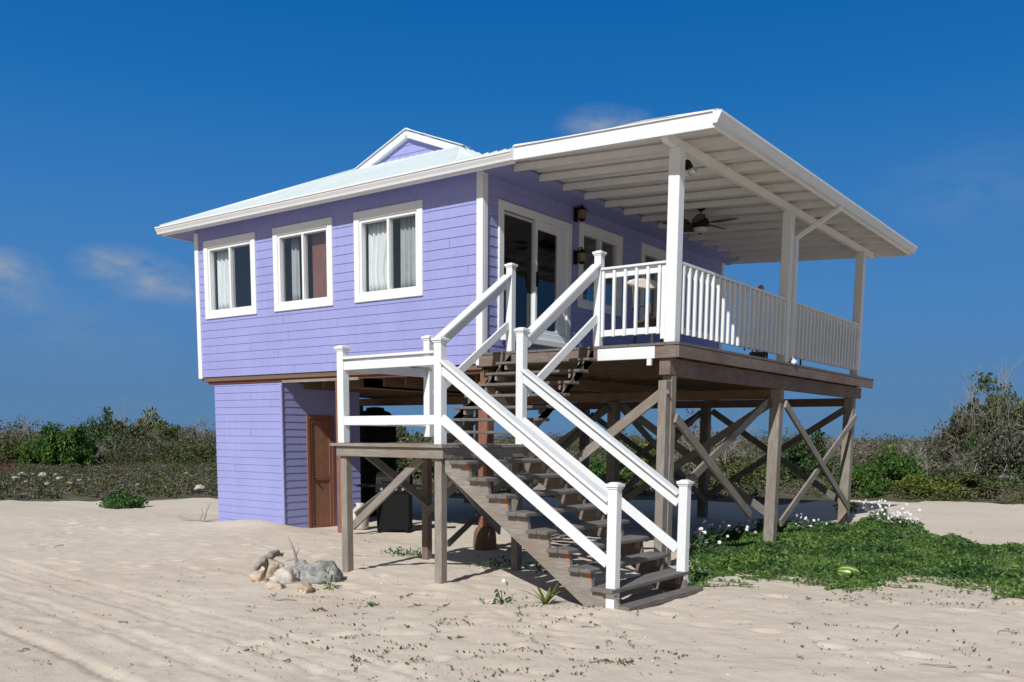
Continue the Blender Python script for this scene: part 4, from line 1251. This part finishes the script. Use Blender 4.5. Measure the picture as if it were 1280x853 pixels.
used = set()
def plant(kind, seed, px, dist, h, rx, label, cat, name, group=None, sink=0.0):
    r = proto(kind, seed)
    if (kind, seed) not in used:
        used.add((kind, seed)); COL.objects.link(r); c = r
    else: c = copy_tree(r)
    c.name = name
    p = at_dist(px, dist)
    c.location = (p.x, p.y, ground_h(p.x, p.y) - sink)
    c.scale = (rx, rx, h); c.rotation_euler = (0, 0, rnd.uniform(0, 6.28))
    tag(c, label, cat, group)
    ORG[c.name] = Vector(c.location)
    return c
GB = 'bushes and trees of the scrub'
VEG = [
 ('round', 1, 82, 56, 3.0, 1.75, 'bright green rounded bush standing out in the scrub at the left', 'bush', 'bush'),
 ('round', 2, 50, 57, 2.3, 1.2, 'small green bush just left of the bright rounded one', 'bush', 'bush'),
 ('dark', 1, 128, 68, 3.9, 1.6, 'dark green upright bush right of the bright rounded one', 'bush', 'bush'),
 ('dark', 2, 112, 64, 2.2, 2.2, 'low dark green bush in front of the bright rounded bush', 'bush', 'bush'),
 ('olive', 1, 150, 70, 3.4, 2.6, 'olive bush in the middle of the left scrub', 'bush', 'bush'),
 ('dry', 1, 168, 74, 4.3, 3.0, 'tall grey leafless shrub at the highest point of the left scrub', 'shrub', 'bush'),
 ('dry', 2, 22, 72, 3.6, 3.0, 'grey leafless shrub near the left edge of the photo', 'shrub', 'bush'),
 ('yellow', 1, 200, 76, 3.8, 2.4, 'yellow green bush with a domed top left of the house', 'bush', 'bush'),
 ('dark', 3, 222, 75, 3.6, 1.8, 'dark domed bush right of the yellow green one', 'bush', 'bush'),
 ('dry', 3, 250, 72, 3.2, 3.0, 'grey twiggy shrub touching the house corner on the left', 'shrub', 'bush'),
 ('olive', 2, 232, 62, 2.0, 2.6, 'low olive bush in front of the twiggy shrub by the house corner', 'bush', 'bush'),
 ('olive', 3, 30, 60, 2.0, 3.0, 'low olive bush at the lower left of the scrub', 'bush', 'bush'),
 ('baretree', 1, 1225, 46, 4.6, 2.8, 'grey half bare tree, tallest of the trees at the right', 'tree', 'scrub_tree'),
 ('tree', 1, 1232, 47, 5.3, 3.4, 'slender tree with a thin olive crown rising above the half bare tree', 'tree', 'scrub_tree'),
 ('tree', 2, 1278, 45, 4.7, 3.2, 'thin crowned tree cut off by the right edge of the photo', 'tree', 'scrub_tree'),
 ('baretree', 2, 1262, 42, 3.6, 2.6, 'grey bare tree low at the right edge of the photo', 'tree', 'scrub_tree'),
 ('baretree', 3, 1190, 50, 3.2, 2.6, 'small grey bare tree at the left end of the right tree group', 'tree', 'scrub_tree'),
 ('dark', 4, 1250, 43, 2.6, 1.7, 'dark green bush among the bare trees at the right', 'bush', 'bush'),
 ('round', 3, 1078, 33, 1.35, 1.1, 'fresh green bush right beside the last porch stilt', 'bush', 'bush'),
 ('round', 4, 1118, 35, 1.7, 1.3, 'bright leafy bush to the right of the bush by the last stilt', 'bush', 'bush'),
 ('yellow', 2, 1160, 33.5, 1.0, 1.4, 'low yellow green bush on the sand edge at the right', 'bush', 'bush'),
 ('olive', 4, 1205, 34, .9, 1.5, 'low olive bush right of the yellow green one on the sand edge', 'bush', 'bush'),
 ('dry', 4, 1150, 44, 1.9, 2.2, 'grey twiggy shrub behind the yellow green bush at the right', 'shrub', 'bush'),
 ('dry', 5, 885, 46, 3.6, 2.4, 'pale leafless shrub seen between the stilts under the porch', 'shrub', 'bush'),
 ('round', 5, 748, 34, 1.3, 1.2, 'sunlit green bush seen under the deck behind the stairs', 'bush', 'bush'),
 ('olive', 5, 930, 36, 1.5, 1.8, 'olive bush seen between the cross braces under the porch', 'bush', 'bush'),
 ('dark', 5, 1010, 42, 2.3, 1.7, 'dark green bush seen between the last two porch stilts', 'bush', 'bush'),
 ('olive', 6, 505, 42, 2.4, 2.4, 'olive bush seen through the landing under the house', 'bush', 'bush'),
 ('yellow', 3, 800, 40, 1.7, 1.8, 'yellow green bush seen just left of the front porch stilt', 'bush', 'bush'),
]
for v in VEG: plant(*v, group=None)

# unspecific masses of scrub: stuff
def scrub_mass(name, mat, size, specs, label, seed, cat='scrub'):
    g = np.random.default_rng(seed); A = []
    for px0, px1, d0, d1, n, h, per, csz in specs:
        for _ in range(n):
            p = at_dist(g.uniform(px0, px1), g.uniform(d0, d1)); z = ground_h(p.x, p.y)
            hh = h * g.uniform(.45, 1.15)
            q = crown_points(g, per, hh * .9, hh * .9, hh * .85, 12, csz)
            q[:, 2] = np.abs(q[:, 2])
            A.append(q + (p.x, p.y, z))
    P = np.concatenate(A)
    o = leaf_object(name, mat, P, size, None, (0, 0, 0), seed=seed)
    tag(o, label, cat, kind='stuff'); return o
L0, L1, C0, C1, R0, R1 = -60, 300, 300, 1000, 1000, 1340
scrub_mass('olive_scrub', M['lf_olive'], .13, [(L0, L1, 56, 80, 80, 2.8, 520, .5), (C0, C1, 46, 80, 95, 2.0, 420, .5), (R0, R1, 40, 75, 85, 1.9, 480, .45)], 'mass of olive scrub filling the low country behind the house', 5)
scrub_mass('green_scrub', M['lf_dark'], .12, [(L0, L1, 58, 85, 66, 3.2, 520, .5), (C0, C1, 46, 85, 65, 2.0, 420, .5), (R0, R1, 36, 80, 55, 1.8, 480, .45)], 'mass of dark green scrub mixed into the low country behind the house', 6)
scrub_mass('dry_scrub', M['lf_dry'], .11, [(L0, L1, 60, 85, 75, 3.3, 460, .55), (C0, C1, 48, 80, 60, 2.1, 380, .5), (R0, R1, 42, 75, 80, 2.2, 460, .5)], 'mass of grey brown dry scrub mixed into the low country behind the house', 7)
scrub_mass('far_woodland', M['lf_dry'], .30, [(L0 - 300, R1 + 300, 85, 240, 520, 3.0, 230, .9)], 'far off woodland reading as one low band on the horizon', 17)
scrub_mass('far_green_woodland', M['lf_olive'], .30, [(L0 - 300, R1 + 300, 85, 240, 420, 3.2, 230, .9)], 'far off olive woodland mixed into the low band on the horizon', 18)
scrub_mass('low_growth', M['lf_olive'], .085, [(L0, L1, 29.5, 58, 420, .30, 110, .25), (C0, C1, 29, 50, 320, .5, 100, .25), (R0, R1, 31.5, 46, 230, .5, 130, .25)], 'low weedy growth over the dark ground beyond the sand', 8, 'weeds')
scrub_mass('low_dry_growth', M['lf_dry'], .07, [(L0, L1, 29.5, 58, 420, .24, 90, .24), (C0, C1, 30, 50, 200, .4, 80, .24), (R0, R1, 32.5, 46, 160, .45, 110, .25)], 'low dry brown growth over the dark ground beyond the sand', 9, 'weeds')
# dry twigs of the far scrub
g = np.random.default_rng(21); mbt = MB()
for px0, px1, d0, d1, n, h in ((-40, 290, 58, 85, 34, 2.3), (300, 1000, 48, 75, 34, 2.0), (1010, 1330, 40, 62, 40, 2.2)):
    for _ in range(n):
        p = at_dist(g.uniform(px0, px1), g.uniform(d0, d1))
        s_ = sticks(g, (p.x, p.y, ground_h(p.x, p.y)), h * g.uniform(.7, 1.3), .6, 4, 2)
        i = len(mbt.v); mbt.v += s_.v; mbt.f += [tuple(i + k for k in f) for f in s_.f]; mbt.uv += s_.uv
tag(mbt.build('dry_twigs', M['twig']), 'bare grey twigs standing through the far scrub', 'twigs', kind='stuff')
scrub_mass('red_weeds', M['lf_red'], .08, [(150, 165, 56, 60, 4, .55, 130, .3), (-10, 12, 52, 56, 4, .5, 120, .3)], 'patches of reddish weeds in the scrub at the left', 12, 'weeds')

# white rubble in the scrubland
g = np.random.default_rng(31)
rub = []
RUB = [(28, 597), (42, 596), (55, 598), (60, 609), (87, 609), (112, 603), (150, 606), (172, 610), (209, 573), (233, 595), (250, 616), (20, 603), (75, 602), (100, 605), (1245, 592), (1252, 596), (33, 606), (70, 597)]
LABR = ['pale', 'white', 'low', 'chalky']
import bmesh
for k, (px, py) in enumerate(RUB):
    p = gp(px, py, .05)
    s_ = g.uniform(.08, .19) * (1.4 if k in (2, 10) else 1)
    rock('limestone_lump', (p.x, p.y, ground_h(p.x, p.y) + s_ * .3 + .12), (s_, s_ * .8, s_ * .5), M['rock4'], 200 + k,
         'pale limestone lump lying in the dark scrub ground beyond the sand' if True else '', 'rock', 'limestone lumps in the scrub ground')

# dark green bush on the sand, left
p = gp(153, 632, .05); lz = ground_h(p.x, p.y)
t = thing('sand_bush', (p.x, p.y, lz), 'low dark green bush alone on the sand edge left of the house', 'bush')
g = np.random.default_rng(44); P = crown_points(g, 5200, .62, .5, .34, 40, .17); P[:, 2] = np.abs(P[:, 2])
leaf_object('crown', M['lf_vine2'], P + (p.x, p.y, lz), .075, t, (p.x, p.y, lz), seed=4)
mb = sticks(g, (p.x, p.y, lz - .03), .4, .9, 7, 1); mb.build('stems', M['bark'], t)

# vine carpet
poly = [gp(*q) for q in ((862, 742), (905, 718), (945, 716), (1000, 719), (1040, 722), (1062, 729), (1090, 727), (1130, 716), (1165, 718), (1215, 724), (1262, 742), (1340, 738),
                         (1340, 688), (1270, 682), (1215, 674), (1170, 664), (1140, 655), (1085, 652), (1030, 656), (985, 655), (930, 662), (880, 672), (862, 690))]
poly = [(p.x, p.y) for p in poly]
def inside(x, y):
    c = False; j = len(poly) - 1
    for i in range(len(poly)):
        if (poly[i][1] > y) != (poly[j][1] > y) and x < (poly[j][0] - poly[i][0]) * (y - poly[i][1]) / (poly[j][1] - poly[i][1]) + poly[i][0]: c = not c
        j = i
    return c
g = np.random.default_rng(55)
bx0, bx1 = min(p[0] for p in poly), max(p[0] for p in poly); by0, by1 = min(p[1] for p in poly), max(p[1] for p in poly)
Pa, Pb, tries = [], [], 0
while len(Pa) + len(Pb) < 62000 and tries < 900000:
    tries += 1
    x, y = g.uniform(bx0 - .3, bx1 + .3), g.uniform(by0 - .3, by1 + .3)
    jx, jy = x + .22 * mnoise.noise((x * 2.5, y * 2.5, 1)), y + .22 * mnoise.noise((x * 2.5, y * 2.5, 7))
    if not inside(jx, jy): continue
    dens = .42 + 1.1 * mnoise.noise((x * .9, y * .9, 3))
    if inside(jx + .3, jy) and inside(jx - .3, jy) and inside(jx, jy + .3) and inside(jx, jy - .3): edge = 1
    else: edge = .45
    if g.uniform() > max(.10, dens + .32) * edge: continue
    hgt = (.04 + .26 * max(0, mnoise.noise((x * 1.9, y * 1.9, 8)) + .18)) * (.4 + .6 * edge)
    z = ground_h(x, y) + g.uniform(.01, 1) ** .6 * hgt
    (Pa if mnoise.noise((x * 1.1, y * 1.1, 12)) + g.normal() * .3 > -.05 else Pb).append((x, y, z))
tag(leaf_object('leafy_vine', M['lf_vine'], Pa, .088, None, (0, 0, 0), .32, .12, 5), 'fresh green leafy vine carpeting the sand right of the stairs', 'vine', kind='stuff')
tag(leaf_object('leafy_vine', M['lf_vine2'], Pb, .082, None, (0, 0, 0), .32, .12, 6), 'darker green vine leaves mixed through the carpet right of the stairs', 'vine', kind='stuff')

# runners that trail out of the carpet over the sand
mbr = MB(); Pr = []
for k in range(46):
    e = g.integers(0, 12); f = g.uniform(); a_, b_ = poly[e], poly[(e + 1) % len(poly)]
    x, y = a_[0] + (b_[0] - a_[0]) * f, a_[1] + (b_[1] - a_[1]) * f
    ang = math.atan2(CY - y, CX - x) + g.normal() * .7; pts = []
    for q_ in range(9):
        pts.append((x, y, ground_h(x, y) + .012)); ang += g.normal() * .25; x += math.cos(ang) * .075; y += math.sin(ang) * .075
        for _ in range(3): Pr.append((x + g.normal() * .03, y + g.normal() * .03, ground_h(x, y) + .03))
    mbr.tube(pts, .005, 4, caps=False)
tag(mbr.build('vine_runners', M['lf_olive']), 'thin vine runners trailing from the green carpet over the sand', 'vine', kind='stuff')
tag(leaf_object('runner_leaves', M['lf_vine'], Pr, .06, None, (0, 0, 0), .45, .5, 15), 'sparse leaves along the vine runners on the sand', 'vine', kind='stuff')
Pd = [p_ for k, p_ in enumerate(Pa) if k % 28 == 0]
tag(leaf_object('dead_vine_leaves', M['lf_dry'], Pd, .07, None, (0, 0, 0), .4, .4, 16), 'dry brown leaves mixed into the vine carpet', 'vine', kind='stuff')
# flowering periwinkle plants
def flower_mesh(mb, c, r, nrm):
    nrm = Vector(nrm).normalized(); a = nrm.orthogonal().normalized(); b = nrm.cross(a); c = Vector(c)
    for k in range(5):
        t = 2 * math.pi * k / 5
        d = a * math.cos(t) + b * math.sin(t); e = nrm.cross(d)
        mb.quad(c, c + d * r * .6 - e * r * .42 + nrm * .008, c + d * r + nrm * .002, c + d * r * .6 + e * r * .42 + nrm * .008)
def periwinkle(px, py, h, rad, nfl, label, seed, zoff=0.0):
    p = gp(px, py, .05); lz = ground_h(p.x, p.y)
    t = thing('flowering_plant', (p.x, p.y, lz), label, 'plant', 'white flowered plants')
    g = np.random.default_rng(seed)
    P = crown_points(g, int(900 * rad / .3), rad, rad, h * .8, 26, .10); P[:, 2] = np.abs(P[:, 2])
    leaf_object('foliage', M['lf_vine2'], P + (p.x, p.y, lz), .06, t, (p.x, p.y, lz), .5, .2, seed)
    mb = MB()
    for _ in range(nfl):
        a = g.uniform(0, 6.28); r = rad * g.uniform(.2, 1.7)
        fz = lz + h * g.uniform(.45, 1.1)
        mb.tube([(p.x, p.y, lz), (p.x + r * .7 * math.cos(a), p.y + r * .7 * math.sin(a), lz + (fz - lz) * .7), (p.x + r * math.cos(a), p.y + r * math.sin(a), fz)], .002, 3, caps=False)
        flower_mesh(mb, (p.x + r * math.cos(a), p.y + r * math.sin(a), fz), g.uniform(.026, .036), ray(px, py) * -1 + Vector(g.normal(size=3)) * .7 + Vector((0, -.4, .8)))
    mb.build('flowers', M['petal'], t)
for k, (px, py, h, r_, nf, lab) in enumerate((
    (872, 690, .42, .22, 12, 'white flowered plant right against the lower newel post'),
    (890, 680, .40, .24, 8, 'white flowered plant just right of the lower newel post'),
    (925, 672, .34, .26, 14, 'white flowered plant between newel post and middle stilt'),
    (958, 665, .40, .28, 18, 'white flowered plant at the foot of the middle stilt'),
    (990, 662, .34, .26, 16, 'white flowered plant right of the middle stilt'),
    (1025, 664, .28, .3, 8, 'low white flowered plant between the last two stilts'),
    (1100, 652, .50, .34, 26, 'taller white flowered plant right of the last stilt'),
    (1128, 662, .44, .40, 34, 'densest white flowered plant at the far edge of the vine'))):
    periwinkle(px, py, h, r_, nf, lab, 300 + k)

# small plants on the open sand
def sprig(px, py, h, rad, n, label, seed, mat='lf_vine2', size=.05, flowers=0, name='seedling'):
    p = gp(px, py, .08); lz = ground_h(p.x, p.y)
    t = thing(name, (p.x, p.y, lz), label, 'plant')
    g = np.random.default_rng(seed)
    P = g.normal(size=(n, 3)) * (rad * .5, rad * .5, h * .3); P[:, 2] = np.abs(P[:, 2])
    leaf_object('leaves', M[mat], P + (p.x, p.y, lz), size, t, (p.x, p.y, lz), .5, .2, seed)
    mb = MB()
    for _ in range(4):
        a = g.uniform(0, 6.28); mb.tube([(p.x, p.y, lz - .01), (p.x + rad * .4 * math.cos(a), p.y + rad * .4 * math.sin(a), lz + h * .5)], .005, 4)
    mb.build('stems', M['lf_green'], t)
    if flowers:
        mb = MB()
        for _ in range(flowers): flower_mesh(mb, (p.x + g.normal() * rad * .4, p.y + g.normal() * rad * .4, lz + h * g.uniform(.7, 1)), .024, (.5, -.8, .6))
        mb.build('flowers', M['petal'], t)
sprig(628, 757, .30, .14, 60, 'upright seedling with a white flower in front of the stairs', 401, flowers=1)
sprig(412, 738, .34, .10, 55, 'small green sprig against the grey rock of the heap', 402, 'lf_vine')
sprig(515, 694, .16, .32, 110, 'low leafy plant spreading between the landing legs', 403)
sprig(494, 691, .14, .20, 60, 'smaller leafy plant left of the one between the landing legs', 404)
sprig(640, 706, .22, .34, 130, 'shaded green plant under the lower stair flight', 405)
sprig(615, 712, .18, .3, 90, 'shaded plant left of the other one under the lower flight', 406)
sprig(690, 715, .25, .34, 120, 'shaded green plant right behind the spiky plant', 407)
sprig(395, 768, .06, .1, 16, 'tiny reddish seedling alone on the sand below the rocks', 408, 'lf_red', .04)
sprig(462, 758, .08, .14, 26, 'tiny green seedling on the sand below the front landing leg', 409, size=.04)
sprig(777, 832, .07, .09, 18, 'tiny green seedling near the bottom of the photo', 410, size=.04)
# spiky plant
p = gp(682, 756, .1); lz = ground_h(p.x, p.y)
t = thing('spiky_plant', (p.x, p.y, lz), 'pale green spiky plant with strap leaves before the stair stringer', 'plant')
g = np.random.default_rng(71)
for k in range(13):
    a = g.uniform(0, 6.28); L = g.uniform(.25, .45); lean = g.uniform(.3, 1.1)
    d = Vector((math.cos(a) * lean, math.sin(a) * lean, 1)).normalized(); sd = d.cross(Vector((0, 0, 1))).normalized()
    mb = MB(); b0 = Vector((p.x, p.y, lz)); last = None
    for q in range(6):
        f = q / 5; c = b0 + d * L * f - Vector((0, 0, .16 * L * lean * f * f * 2)); w = .018 * (1 - f ** 2) + .001
        cur = (c - sd * w, c + Vector((0, 0, -.004)), c + sd * w)
        if last: mb.quad(last[0], last[1], cur[1], cur[0]); mb.quad(last[1], last[2], cur[2], cur[1])
        last = cur
    mb.build('leaf', M['lf_yellow'], t)
# yellow red croton at the last stilt
sprig(1057, 637, .5, .32, 150, 'yellow and red leafed plant at the foot of the last stilt', 420, 'lf_yellow', .11, name='croton')
sprig(985, 652, .2, .2, 40, 'dry yellowish tuft between the flowers and the middle stilt', 421, 'lf_dry', .08, name='dry_tuft')

# scattered litter and creeping sprigs on the sand : stuff
g = np.random.default_rng(81)
P1, P2 = [], []
for _ in range(380):
    px, py = g.uniform(0, 1280), 640 + 215 * g.uniform(0, 1) ** .8
    p = gp(px, py, .05)
    if p.y > -.3 and p.x < 3.4 and p.x > -7.3: continue
    m_ = g.integers(1, 5)
    for _ in range(m_): 
        x, y = p.x + g.normal() * .035, p.y + g.normal() * .035
        P1.append((x, y, ground_h(x, y) + .008))
for _ in range(62):
    px, py = g.normal(590, 120), g.uniform(748, 850)
    p = gp(px, py, .08)
    a = g.uniform(0, 6.28); L = g.uniform(.1, .4)
    for k in range(int(12 * L / .2)):
        f = k / 24 * L * 3; x, y = p.x + math.cos(a) * f + g.normal() * .02, p.y + math.sin(a) * f + g.normal() * .02
        P2.append((x, y, ground_h(x, y) + .015))
for _ in range(70):
    px, py = g.uniform(1000, 1300), g.uniform(722, 850) if g.uniform() < .5 else g.uniform(722, 760)
    p = gp(px, py, .08)
    for k in range(5):
        x, y = p.x + g.normal() * .06, p.y + g.normal() * .06
        P2.append((x, y, ground_h(x, y) + .015))
tag(leaf_object('beach_litter', M['debris'], P1, .03, None, (0, 0, 0), .35, .9, 82), 'dark bits of dry litter scattered over the sand', 'litter', kind='stuff')
tag(leaf_object('creeping_sprigs', M['lf_olive'], P2, .035, None, (0, 0, 0), .5, .6, 83), 'thin creeping sprigs strung over the sand in front of the stairs', 'weeds', kind='stuff')
g = np.random.default_rng(91); mb = MB()
for _ in range(34):
    px, py = g.uniform(0, 1280), g.uniform(650, 850); p = gp(px, py, .05)
    if p.y > -.3 and p.x < 3.4 and p.x > -7.3: continue
    a = g.uniform(0, 6.28); L = g.uniform(.08, .3); pts = []
    for k in range(4):
        x, y = p.x + math.cos(a) * L * k / 3, p.y + math.sin(a) * L * k / 3; a += g.normal() * .25
        pts.append((x, y, ground_h(x, y) + .008 + .012 * (k % 2)))
    mb.tube(pts, [.007, .007, .006, .003], 5)
tag(mb.build('dry_sticks', M['drift']), 'small dry sticks lying scattered on the sand', 'sticks', kind='stuff')
Ps = []
for _ in range(420):
    px, py = g.uniform(0, 1280), 640 + 215 * g.uniform(0, 1) ** .7; p = gp(px, py, .05)
    if p.y > -.3 and p.x < 3.4 and p.x > -7.3: continue
    Ps.append((p.x, p.y, ground_h(p.x, p.y) + .006))
tag(leaf_object('shell_bits', M['rock3'], Ps, .026, None, (0, 0, 0), .7, .8, 92), 'pale bits of shell and coral strewn over the sand', 'shells', kind='stuff')
# ------------------------------------------------------------------ light and sky
sun_dir = Vector((-.245, 1, -.85)).normalized()
el = math.asin(-sun_dir.z); az = math.atan2(-sun_dir.x, -sun_dir.y)
sd_ = bpy.data.lights.new('sun', 'SUN'); sd_.energy = 4.1; sd_.angle = R(.53); sd_.color = (1, .98, .945)
so = bpy.data.objects.new('sun', sd_); COL.objects.link(so)
so.rotation_euler = sun_dir.to_track_quat('-Z', 'Y').to_euler()
w = bpy.data.worlds.new('World'); scene.world = w; w.use_nodes = True
nt = w.node_tree; bg = nt.nodes['Background']
sky = nt.nodes.new('ShaderNodeTexSky'); sky.sky_type = 'NISHITA'; sky.sun_disc = False
sky.sun_elevation = el; sky.sun_rotation = az; sky.air_density = 1.0; sky.dust_density = .3; sky.ozone_density = 3.0; sky.altitude = 0
tcs = nt.nodes.new('ShaderNodeTexCoord')
# a few thin wisps of cloud in the sky itself
def blob(px, py, rad, soft):
    d = ray(px, py).normalized()
    dot = nt.nodes.new('ShaderNodeVectorMath'); dot.operation = 'DISTANCE'
    mp = nt.nodes.new('ShaderNodeMapping'); mp.vector_type = 'POINT'
    sc = Vector((1, 1, 2.2)); mp.inputs['Scale'].default_value = sc
    nt.links.new(tcs.outputs['Generated'], mp.inputs['Vector'])
    nt.links.new(mp.outputs[0], dot.inputs[0]); dot.inputs[1].default_value = (d.x, d.y, d.z * 2.2)
    mr = nt.nodes.new('ShaderNodeMapRange'); mr.inputs['From Min'].default_value = rad; mr.inputs['From Max'].default_value = 0
    mr.inputs['To Max'].default_value = soft
    nt.links.new(dot.outputs['Value'], mr.inputs['Value']); return mr.outputs[0]
fac = None
for b_ in ((750, 158, .048, .9), (780, 152, .032, .8), (150, 332, .050, 1.15), (185, 350, .055, 1.0), (225, 362, .045, .8), (-8, 338, .055, 1.1), (25, 372, .05, .6), (1240, 235, .12, .2), (90, 410, .12, .15)):
    s_ = blob(*b_)
    if fac is None: fac = s_
    else:
        mx = nt.nodes.new('ShaderNodeMath'); mx.operation = 'MAXIMUM'; nt.links.new(fac, mx.inputs[0]); nt.links.new(s_, mx.inputs[1]); fac = mx.outputs[0]
cn = N(nt, 'ShaderNodeTexNoise', Scale=22.0, Detail=10, Roughness=.66)
mp2 = nt.nodes.new('ShaderNodeMapping'); mp2.inputs['Scale'].default_value = (1, 1, 2.5); nt.links.new(tcs.outputs['Generated'], mp2.inputs['Vector']); nt.links.new(mp2.outputs[0], cn.inputs['Vector'])
cr = nt.nodes.new('ShaderNodeMapRange'); cr.inputs['From Min'].default_value = .30; cr.inputs['From Max'].default_value = .64
nt.links.new(cn.outputs['Fac'], cr.inputs['Value'])
mlt = nt.nodes.new('ShaderNodeMath'); mlt.operation = 'MULTIPLY'; nt.links.new(fac, mlt.inputs[0]); nt.links.new(cr.outputs[0], mlt.inputs[1])
def lin(c): return tuple(((v / 255 + .055) / 1.055) ** 2.4 if v > 10 else v / 255 / 12.92 for v in c)
sepz = nt.nodes.new('ShaderNodeSeparateXYZ'); nt.links.new(tcs.outputs['Generated'], sepz.inputs[0])
def zy(y): return ray(640, y).normalized().z
KS = 9.1
deep = ramp(nt, sepz.outputs['Z'], [(0, lin((90, 128, 166))), (zy(470), lin((84, 129, 175))), (zy(390), lin((74, 129, 186))), (zy(270), lin((56, 121, 186))), (zy(130), lin((30, 108, 178))), (zy(0), lin((17, 98, 170))), (.70, lin((92, 106, 124))), (1, lin((128, 122, 116)))])  # overhead stops lie out of view, greyed to neutralise the blue fill light
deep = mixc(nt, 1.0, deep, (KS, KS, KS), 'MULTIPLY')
sdn = nt.nodes.new('ShaderNodeVectorMath'); sdn.operation = 'DOT_PRODUCT'; nt.links.new(tcs.outputs['Generated'], sdn.inputs[0]); sdn.inputs[1].default_value = tuple(-sun_dir)
mrs = nt.nodes.new('ShaderNodeMapRange'); mrs.interpolation_type = 'SMOOTHSTEP'
mrs.inputs['From Min'].default_value = .05; mrs.inputs['From Max'].default_value = .7
nt.links.new(sdn.outputs['Value'], mrs.inputs['Value'])
tint = mixc(nt, mrs.outputs[0], deep, mixc(nt, 1.0, sky.outputs[0], (.62, .46, .33), 'MULTIPLY'))  # unseen sun-side sky, dimmed and warmed to hold back its fill light
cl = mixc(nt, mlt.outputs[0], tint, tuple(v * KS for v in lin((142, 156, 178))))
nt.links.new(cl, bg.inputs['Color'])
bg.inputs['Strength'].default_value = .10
scene.view_settings.view_transform = 'Standard'; scene.view_settings.look = 'None'
scene.view_settings.exposure = .16; scene.view_settings.gamma = 1
scene.view_settings.use_curve_mapping = False
scene.render.engine = 'CYCLES'
scene.render.resolution_x = 1024; scene.render.resolution_y = 682
